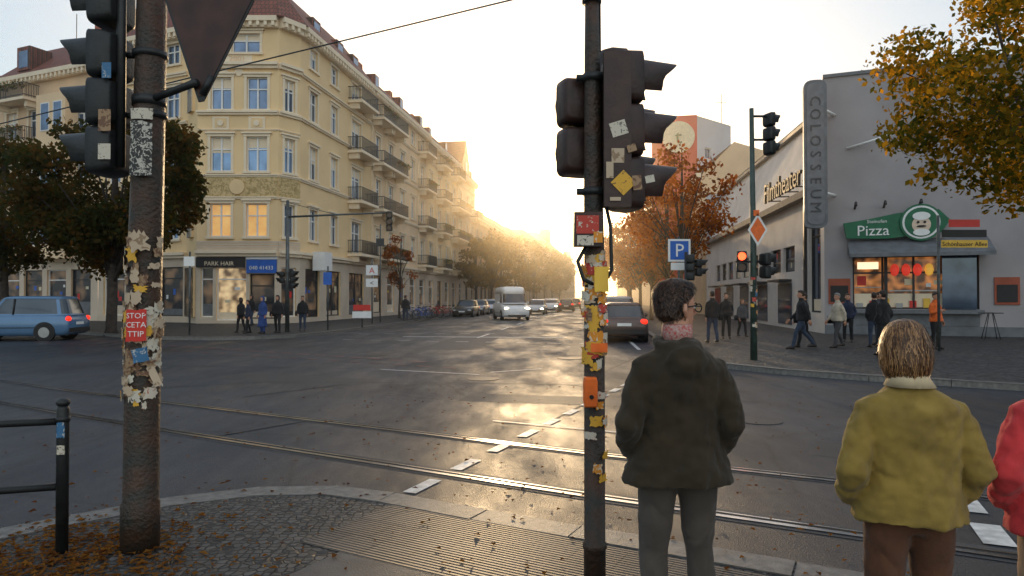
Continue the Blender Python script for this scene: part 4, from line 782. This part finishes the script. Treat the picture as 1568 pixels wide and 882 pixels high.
def person(name,x,y,yaw,h,jm,tm,hm,hair='short',hy=0,hp=0,arms='pocket',walk=0,hem=.86,vox=.022,bulk=1,flare=1.1,detail=False,z0=.12,skirt=False,bag=None,lean=0,hood=False,collar=None,glasses=False,hs=1,hm2=None):
    e=empty(name,(x,y,z0),yaw); s=h/1.78; e.scale=(s,s,s); e.rotation_euler=(0,0,yaw)
    mb=MB(); w=walk
    legs=[]
    for sd,ph in((-1,1),(1,-1)):
        ky=.02+.16*w*ph; ay=-.01+.33*w*ph - (.1*w if ph<0 else 0); az=.08+(.06*w if ph<0 else 0)
        kn=(sd*.11,ky+.03*w,.5); an=(sd*.125,ay,az); lb=.5+.5*bulk
        mb.tube([(sd*.085,0,.93),(sd*.098,.0+ky*.2,.8),(sd*.106,ky*.7,.62),kn,(kn[0]+sd*.006,(ky*.5+ay*.5)-.015,.32),an,(an[0],an[1],az-.03)],[q*lb for q in (.098,.096,.079,.067,.064,.056,.06)],tm,16); legs.append((sd,an))
    mb.loft([oring(.82,.13,.095),oring(.88,.17*lb,.115),oring(.98,.165,.11),oring(1.05,.15,.1)],tm)
    o=mb.obj('trousers',e); soft(o,vox*.7 if detail else vox*.8,.026 if detail else .012)
    if skirt: mb=MB(); mb.loft([oring(.32,.24,.2),oring(.6,.22,.17),oring(.95,.17,.13),oring(1.05,.15,.11)],tm); o=mb.obj('skirt',e); soft(o,vox,.02)
    mb=MB()
    for sd,a in legs:
        pts=[(a[0],a[1]-.07),(a[0],a[1]-.03),(a[0],a[1]+.04),(a[0],a[1]+.12),(a[0],a[1]+.19)]
        rr=[(.03,.05),(.042,.075),(.043,.06),(.046,.04),(.03,.025)]; b=a[2]-.08
        mb.loft([[(p[0]+r[0]*math.cos(t),p[1],b+max(0,r[1]*(1+math.sin(t)))) for t in [2*math.pi*k/12 for k in range(12)]] for p,r in zip(pts,rr)],SOLE)
    mb.obj('shoes',e)
    mb=MB(); B=bulk; y1=lean
    prof=[(hem,.2*flare*B,.14*flare*B,0),(hem+.1,.2*(flare*.6+.4)*B,.14*(flare*.6+.4)*B,0),(1.08,.185*B,.132*B,0),(1.22,.19*B,.135*B,.0),(1.33,.197*B,.132*B,-.008),(1.395,.188*B,.12*B,-.014),(1.44,.155*B,.1*B,-.018),(1.475,.11*B,.082*B,-.016),(1.51,.07,.07,-.01),(1.545,.064,.066,-.0)]
    mb.loft([oring(z,a,b,0,c+y1*(z-.9)) for z,a,b,c in prof],jm)
    for sd,ph in((-1,-1),(1,1)):
        s0=(sd*.11*B,-.012+y1*.5,1.405); s1=(sd*.168*B,-.014+y1*.5,1.375)
        if arms=='pocket': el=(sd*.245*B,-.075,1.11); wr=(sd*.2*B,.1,.96); pt=[s0,s1,(sd*.2*B,-.025,1.29),(sd*.225*B,-.055,1.2),el,(sd*.24*B,-.01,1.03),wr]; rd=[.05,.066,.064,.06,.058,.054,.05]
        elif arms=='cup' and sd==1: el=(.24,.02,1.12); wr=(.14,.25,1.2); pt=[s0,s1,(.21,0,1.25),el,wr]; rd=[.05,.064,.06,.052,.044]
        else:
            sw=.22*w*ph; el=(sd*.235*B,-.03+sw*.5,1.12); wr=(sd*.24*B,.05+sw*1.2,.88); pt=[s0,s1,(sd*.21*B,-.01+sw*.25,1.26),el,(sd*.24*B,.0+sw*.8,1.0),wr]; rd=[.05,.064,.06,.053,.049,.042]
        rd=[r*B for r in rd]; mb.tube(pt,rd,jm,16)
        if arms!='pocket':
            hb=MB(); hand(hb,wr,Vector(wr)-Vector(el),sd); hb.obj('hand',e)
    if hood: 
        P=[];Rr=[]
        for k in range(11): t=math.radians(-30+240*k/10); P.append((.098*math.cos(t),.01-.09*math.sin(t),1.498-.03*math.sin(t))); Rr.append(.022+.026*max(0,math.sin(t)))
        mb.tube(P,Rr,jm,14); mb.ell((0,-.125,1.41),.1,.035,.085,jm)
    else: mb.loft([oring(1.5,.075,.078,0,-.006),oring(1.53,.082,.084,0,-.008),oring(1.56,.072,.075,0,-.0)],jm)
    o=mb.obj('jacket',e); soft(o,vox*.65 if detail else vox,.05 if detail else .03,it=4)
    if detail:
        d=o.modifiers.new('d2','DISPLACE'); d.texture=TX2; d.strength=.018; d.texture_coords='LOCAL'
    if collar:
        mb=MB(); mb.loft([oring(1.5,.068,.07,0,-.004),oring(1.55,.072,.074,0,-.004),oring(1.585,.068,.07),oring(1.588,.058,.06),oring(1.54,.056,.058)],collar); mb.obj('collar',e)
        if not hood: 
            mb=MB(); mb.loft([oring(1.495,.105,.1,0,-.02),oring(1.545,.078,.082,0,-.008),oring(1.56,.072,.075,0,-.004),oring(1.54,.07,.07)],collar); mb.obj('lapel',e)
    HT=Matrix.Translation((0,.012+y1*.6,1.55))@Matrix.Rotation(hy,4,'Z')@Matrix.Rotation(hp,4,'X')@Matrix.Scale(hs,4)
    mb=MB(); mb.tube([(0,-.012+y1*.6,1.44),(0,-.008+y1*.6,1.52),(0,-.004+y1*.6,1.62)],[.062,.056,.055],SKIN,18)
    mb.T=HT; mb.loft([hring(*q) for q in HEAD],SKIN)
    mb.tube([(0,.082,.128),(0,.1,.105),(0,.113,.086),(0,.09,.076)],[.007,.01,.012,.008],SKIN,10); mb.tube([(-.018,.086,.055),(0,.093,.056),(.018,.086,.055)],[.004,.007,.004],SKIN,8); mb.ell((0,.078,.022),.02,.014,.014,SKIN)
    for sd in(-1,1): mb.tube([(sd*.07,-.002,.128),(sd*.085,-.016,.125),(sd*.09,-.02,.1),(sd*.083,-.008,.073),(sd*.07,.0,.07)],[.007,.011,.012,.009,.006],SKIN,8)
    o=mb.obj('head',e); soft(o,.005 if detail else .009,it=3)
    mb=MB(); mb.T=HT; mb.ell((0,.092,.054),.02,.006,.006,LIPM,10,6)
    for sd in(-1,1): mb.ell((sd*.03,.079,.112),.012,.008,.007,EYEW,10,6); mb.ell((sd*.03,.086,.112),.005,.003,.005,BLACK,8,5); mb.tube([(sd*.016,.091,.13),(sd*.032,.09,.134),(sd*.046,.083,.129)],.003,hm,6)
    if glasses:
        for sd in(-1,1):
            mb.tube([(sd*.032+.024*math.cos(t),.108-abs(.02*math.cos(t)*.2),.11+.019*math.sin(t)) for t in [2*math.pi*k/14 for k in range(15)]],.003,BLACK,6,False)
            mb.tube([(sd*.055,.104,.118),(sd*.08,.04,.12),(sd*.085,-.015,.114)],.0035,BLACK,6)
        mb.tube([(-.011,.108,.113),(.011,.108,.113)],.003,BLACK,6)
    mb.obj('face_features',e)
    T=HB if hair=='bob' else HS
    mb=MB(); mb.T=HT; mb.loft([hring(*q) for q in T],hm); o=mb.obj('hair',e); soft(o,.006 if detail else .012,.012 if detail else .008,TXH,3)
    if detail:
        rr=random.Random(3)
        for mt,cnt in ((hm,1500),(hm2 or hm,900)):
            mb=MB(); mb.T=HT
            for i in range(cnt):
                a=rr.uniform(0,2*math.pi); zt=rr.uniform(.1,.25) if hair=='bob' else rr.uniform(.06,.25); ln=rr.uniform(.06,.22) if hair=='bob' else rr.uniform(.015,.035); zb=max(T[0][0]-.02,zt-ln)
                a1=a+rr.uniform(-.15,.15) if hair=='bob' else a+rr.uniform(-.35,.35)
                wd=.0013; vs=[];n=6 if hair=='bob' else 3
                off=rr.uniform(.001,.008); curl=rr.uniform(-.004,.016) if hair=='bob' else .009; ph=rr.uniform(0,6)
                for k in range(n+1):
                    z=zt+(zb-zt)*k/n; q=interp(T,z); t=a+(a1-a)*k/n+(.05*math.sin(k*1.3+ph) if hair=='bob' else 0); f_=q[1] if math.cos(t)>0 else -q[2]
                    o2=off+curl*(k/n)**2
                    for dd in(-1,1): vs.append(((q[3]+o2)*math.sin(t+dd*wd/.09),(f_+o2)*math.cos(t+dd*wd/.09),z))
                mb.add(vs,[(2*k,2*k+1,2*k+3,2*k+2) for k in range(n)],mt)
            mb.obj('hair_strands',e)
    if bag:
        mb=MB(); mb.loft([oring(.78,.06,.15,.3,0),oring(.9,.075,.17,.3,0),oring(1.02,.05,.15,.3,0)],bag); mb.tube([(.3,0,1.0),(.2,-.06,1.3),(.1,-.02,1.48)],.012,bag,6); mb.obj('bag',e)
    return e
JM=cloth('jacket_olive_brown',(.03,.02,.008)); JW=cloth('jacket_mustard',(.27,.18,.035)); JR=cloth('jacket_coral',(.6,.04,.045))
TJ=cloth('jeans_grey_brown',(.07,.058,.048)); TB=cloth('trousers_brown',(.1,.038,.016)); TT=cloth('trousers_tan',(.4,.25,.15))
HBn=M('hair_dark_brown',(.022,.01,.005),.5,.5,60); HBn2=M('hair_brown_light',(.08,.034,.014),.45,.4,60); HBl=M('hair_auburn_blonde',(.11,.05,.02),.45,.5,60); HBl2=M('hair_blonde_streak',(.38,.2,.08),.4,.3,60); HG=M('hair_grey',(.2,.19,.18),.6,.3,60)
CHK=M('check_shirt',(.4,.05,.04),.8,.1,90,col2=(.45,.36,.32)); CRM=cloth('cream_collar',(.6,.48,.3),.1)
person('standing_man',.765,3.17,MT(3),1.7,JM,TJ,HBn,hy=MT(-68),hem=.83,flare=1.28,bulk=1.03,vox=.016,detail=True,z0=.06,hood=True,collar=CHK,glasses=True,hs=1.04,hm2=HBn2)
person('standing_woman',1.59,2.75,MT(-4),1.53,JW,TB,HBl,'bob',hy=MT(-12),hp=MT(-8),hem=.88,flare=1.08,bulk=1.14,vox=.016,detail=True,z0=.06,collar=CRM,hm2=HBl2)
person('standing_person',2.17,2.68,MT(-10),1.52,JR,TT,HBn,hem=.84,flare=1.1,bulk=1.12,vox=.016,detail=True,z0=.06)
BK=cloth('coat_black',(.011,.011,.013)); NV=cloth('coat_navy',(.015,.022,.05)); WH=cloth('coat_cream',(.5,.43,.33)); OR=cloth('vest_orange',(.7,.13,.02)); BL=cloth('dress_blue',(.02,.05,.18)); DJ=cloth('jeans_blue',(.03,.045,.08)); GY=cloth('coat_grey',(.06,.06,.065))
PP=[(6.95,23.7,5,1.78,BK,DJ,HBn,'short','hang',.3),(8.15,26,170,1.74,BK,BK,HBn,'short','pocket',0),(9.2,27.3,190,1.5,GY,BK,HBl,'bob','hang',.4),
 (8.85,20.9,80,1.78,BK,DJ,HBn,'short','hang',.9),(9.25,21.6,75,1.7,BK,BK,HBn,'short','hang',.7),(10.2,21.4,100,1.7,WH,GY,HG,'short','hang',.6),
 (10.1,18.6,20,1.75,BK,BK,HBn,'short','pocket',0),(11.4,21.5,-10,1.72,BK,DJ,HBn,'short','pocket',0),(12.1,22.5,30,1.74,GY,BK,HBn,'short','pocket',0),(12.9,20.8,200,1.72,OR,BK,HBn,'short','cup',0),(11.8,24,150,1.7,NV,BK,HBn,'short','pocket',0),
 (-12.15,30.6,60,1.55,BK,BK,HBn,'bob','hang',.4),(-10.85,29.7,150,1.62,BL,BL,BL,'bob','hang',.1),(-10.4,30.3,170,1.66,BK,BK,BK,'bob','hang',.2),(-9.75,31.8,190,1.64,BK,DJ,HBn,'short','hang',.3),(-11.6,30.0,120,1.45,NV,BK,HBn,'short','hang',.3),
 (-7.2,46,10,1.7,BK,DJ,HBn,'short','hang',.4),(-7.6,49,190,1.7,GY,DJ,HBn,'short','hang',.4),(-14.5,38,150,1.7,BK,DJ,HBn,'bob','hang',.4)]
for (x,y,yw,h,j,t,hh,hs,ar,wk) in PP: person('pedestrian',x,y,MT(yw),h,j,t,hh,hs,arms=ar,walk=wk,vox=.03,skirt=(j is BL),bag=(BK if R.random()<.3 and ar=='hang' else None))
# ---------------------------------------------------------------- light, sky, haze, camera
SE,SA=MT(7.4),MT(-1.05)
sd=Vector((math.sin(SA)*math.cos(SE),math.cos(SA)*math.cos(SE),math.sin(SE)))
sl=bpy.data.lights.new('sun','SUN'); sl.energy=5; sl.angle=MT(.5); sl.color=(1,.6,.26); so=bpy.data.objects.new('sun',sl); link(so); so.rotation_euler=(-sd).to_track_quat('-Z','Y').to_euler()
W=bpy.data.worlds.new('World'); S.world=W; W.use_nodes=True; N=W.node_tree.nodes; L=W.node_tree.links; bg=N['Background']
sk=N.new('ShaderNodeTexSky'); sk.sky_type='NISHITA'; sk.sun_disc=False; sk.sun_elevation=SE; sk.sun_rotation=SA; sk.air_density=1.2; sk.dust_density=1.5; sk.ozone_density=2
tc=N.new('ShaderNodeTexCoord'); dp=N.new('ShaderNodeVectorMath'); dp.operation='DOT_PRODUCT'; dp.inputs[1].default_value=sd; L.new(tc.outputs['Generated'],dp.inputs[0])
prev=sk.outputs[0]
def addv(prev,vec):
    a=N.new('ShaderNodeVectorMath'); a.operation='ADD'; L.new(prev,a.inputs[0])
    if isinstance(vec,tuple): a.inputs[1].default_value=vec
    else: L.new(vec,a.inputs[1])
    return a.outputs[0]
prev=addv(prev,(1.85,2.2,2.55))          # uniform blue-grey fill light added to the whole sky
def lobe(sock,pw,st,col):
    mxm=N.new('ShaderNodeMath'); mxm.operation='MAXIMUM'; mxm.inputs[1].default_value=0; L.new(sock,mxm.inputs[0])
    p=N.new('ShaderNodeMath'); p.operation='POWER'; L.new(mxm.outputs[0],p.inputs[0]); p.inputs[1].default_value=pw
    q=N.new('ShaderNodeVectorMath'); q.operation='SCALE'; q.inputs[0].default_value=[c*st for c in col]; L.new(p.outputs[0],q.inputs['Scale']); return q.outputs[0]
for pw,st,col in((9000,300,(1,.85,.55)),(260,16,(1,.68,.3)),(14,2.8,(1,.82,.55))): prev=addv(prev,lobe(dp.outputs['Value'],pw,st,col))
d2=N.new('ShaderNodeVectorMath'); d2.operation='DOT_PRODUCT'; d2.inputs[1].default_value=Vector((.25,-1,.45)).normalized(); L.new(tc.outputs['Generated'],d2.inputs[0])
prev=addv(prev,lobe(d2.outputs['Value'],1.5,3.9,(1,.86,.7)))   # warm fill lobe added opposite the sun to brighten the facades
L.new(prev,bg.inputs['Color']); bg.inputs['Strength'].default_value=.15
# street haze volume
HZ=bpy.data.materials.new('haze'); HZ.use_nodes=True; N=HZ.node_tree.nodes; L=HZ.node_tree.links; N.remove(N['Principled BSDF']); vs_=N.new('ShaderNodeVolumeScatter'); vs_.inputs['Color'].default_value=(1,.87,.68,1); vs_.inputs['Density'].default_value=.0029; vs_.inputs['Anisotropy'].default_value=.8; L.new(vs_.outputs[0],N['Material Output'].inputs['Volume'])
mb=MB(); mb.box(-80,100,20,470,-.01,55,HZ); mb.obj('atmospheric_haze')
cd=bpy.data.cameras.new('camera'); cd.lens=24; cd.sensor_width=36; cd.clip_end=4000; co=bpy.data.objects.new('camera',cd); link(co); co.location=(0,0,1.7); co.rotation_euler=(MT(90.77),0,0); S.camera=co
S.view_settings.view_transform='Standard'; S.view_settings.look='None'; S.view_settings.exposure=0
print('NTOP',len([o for o in S.objects if not o.parent]))
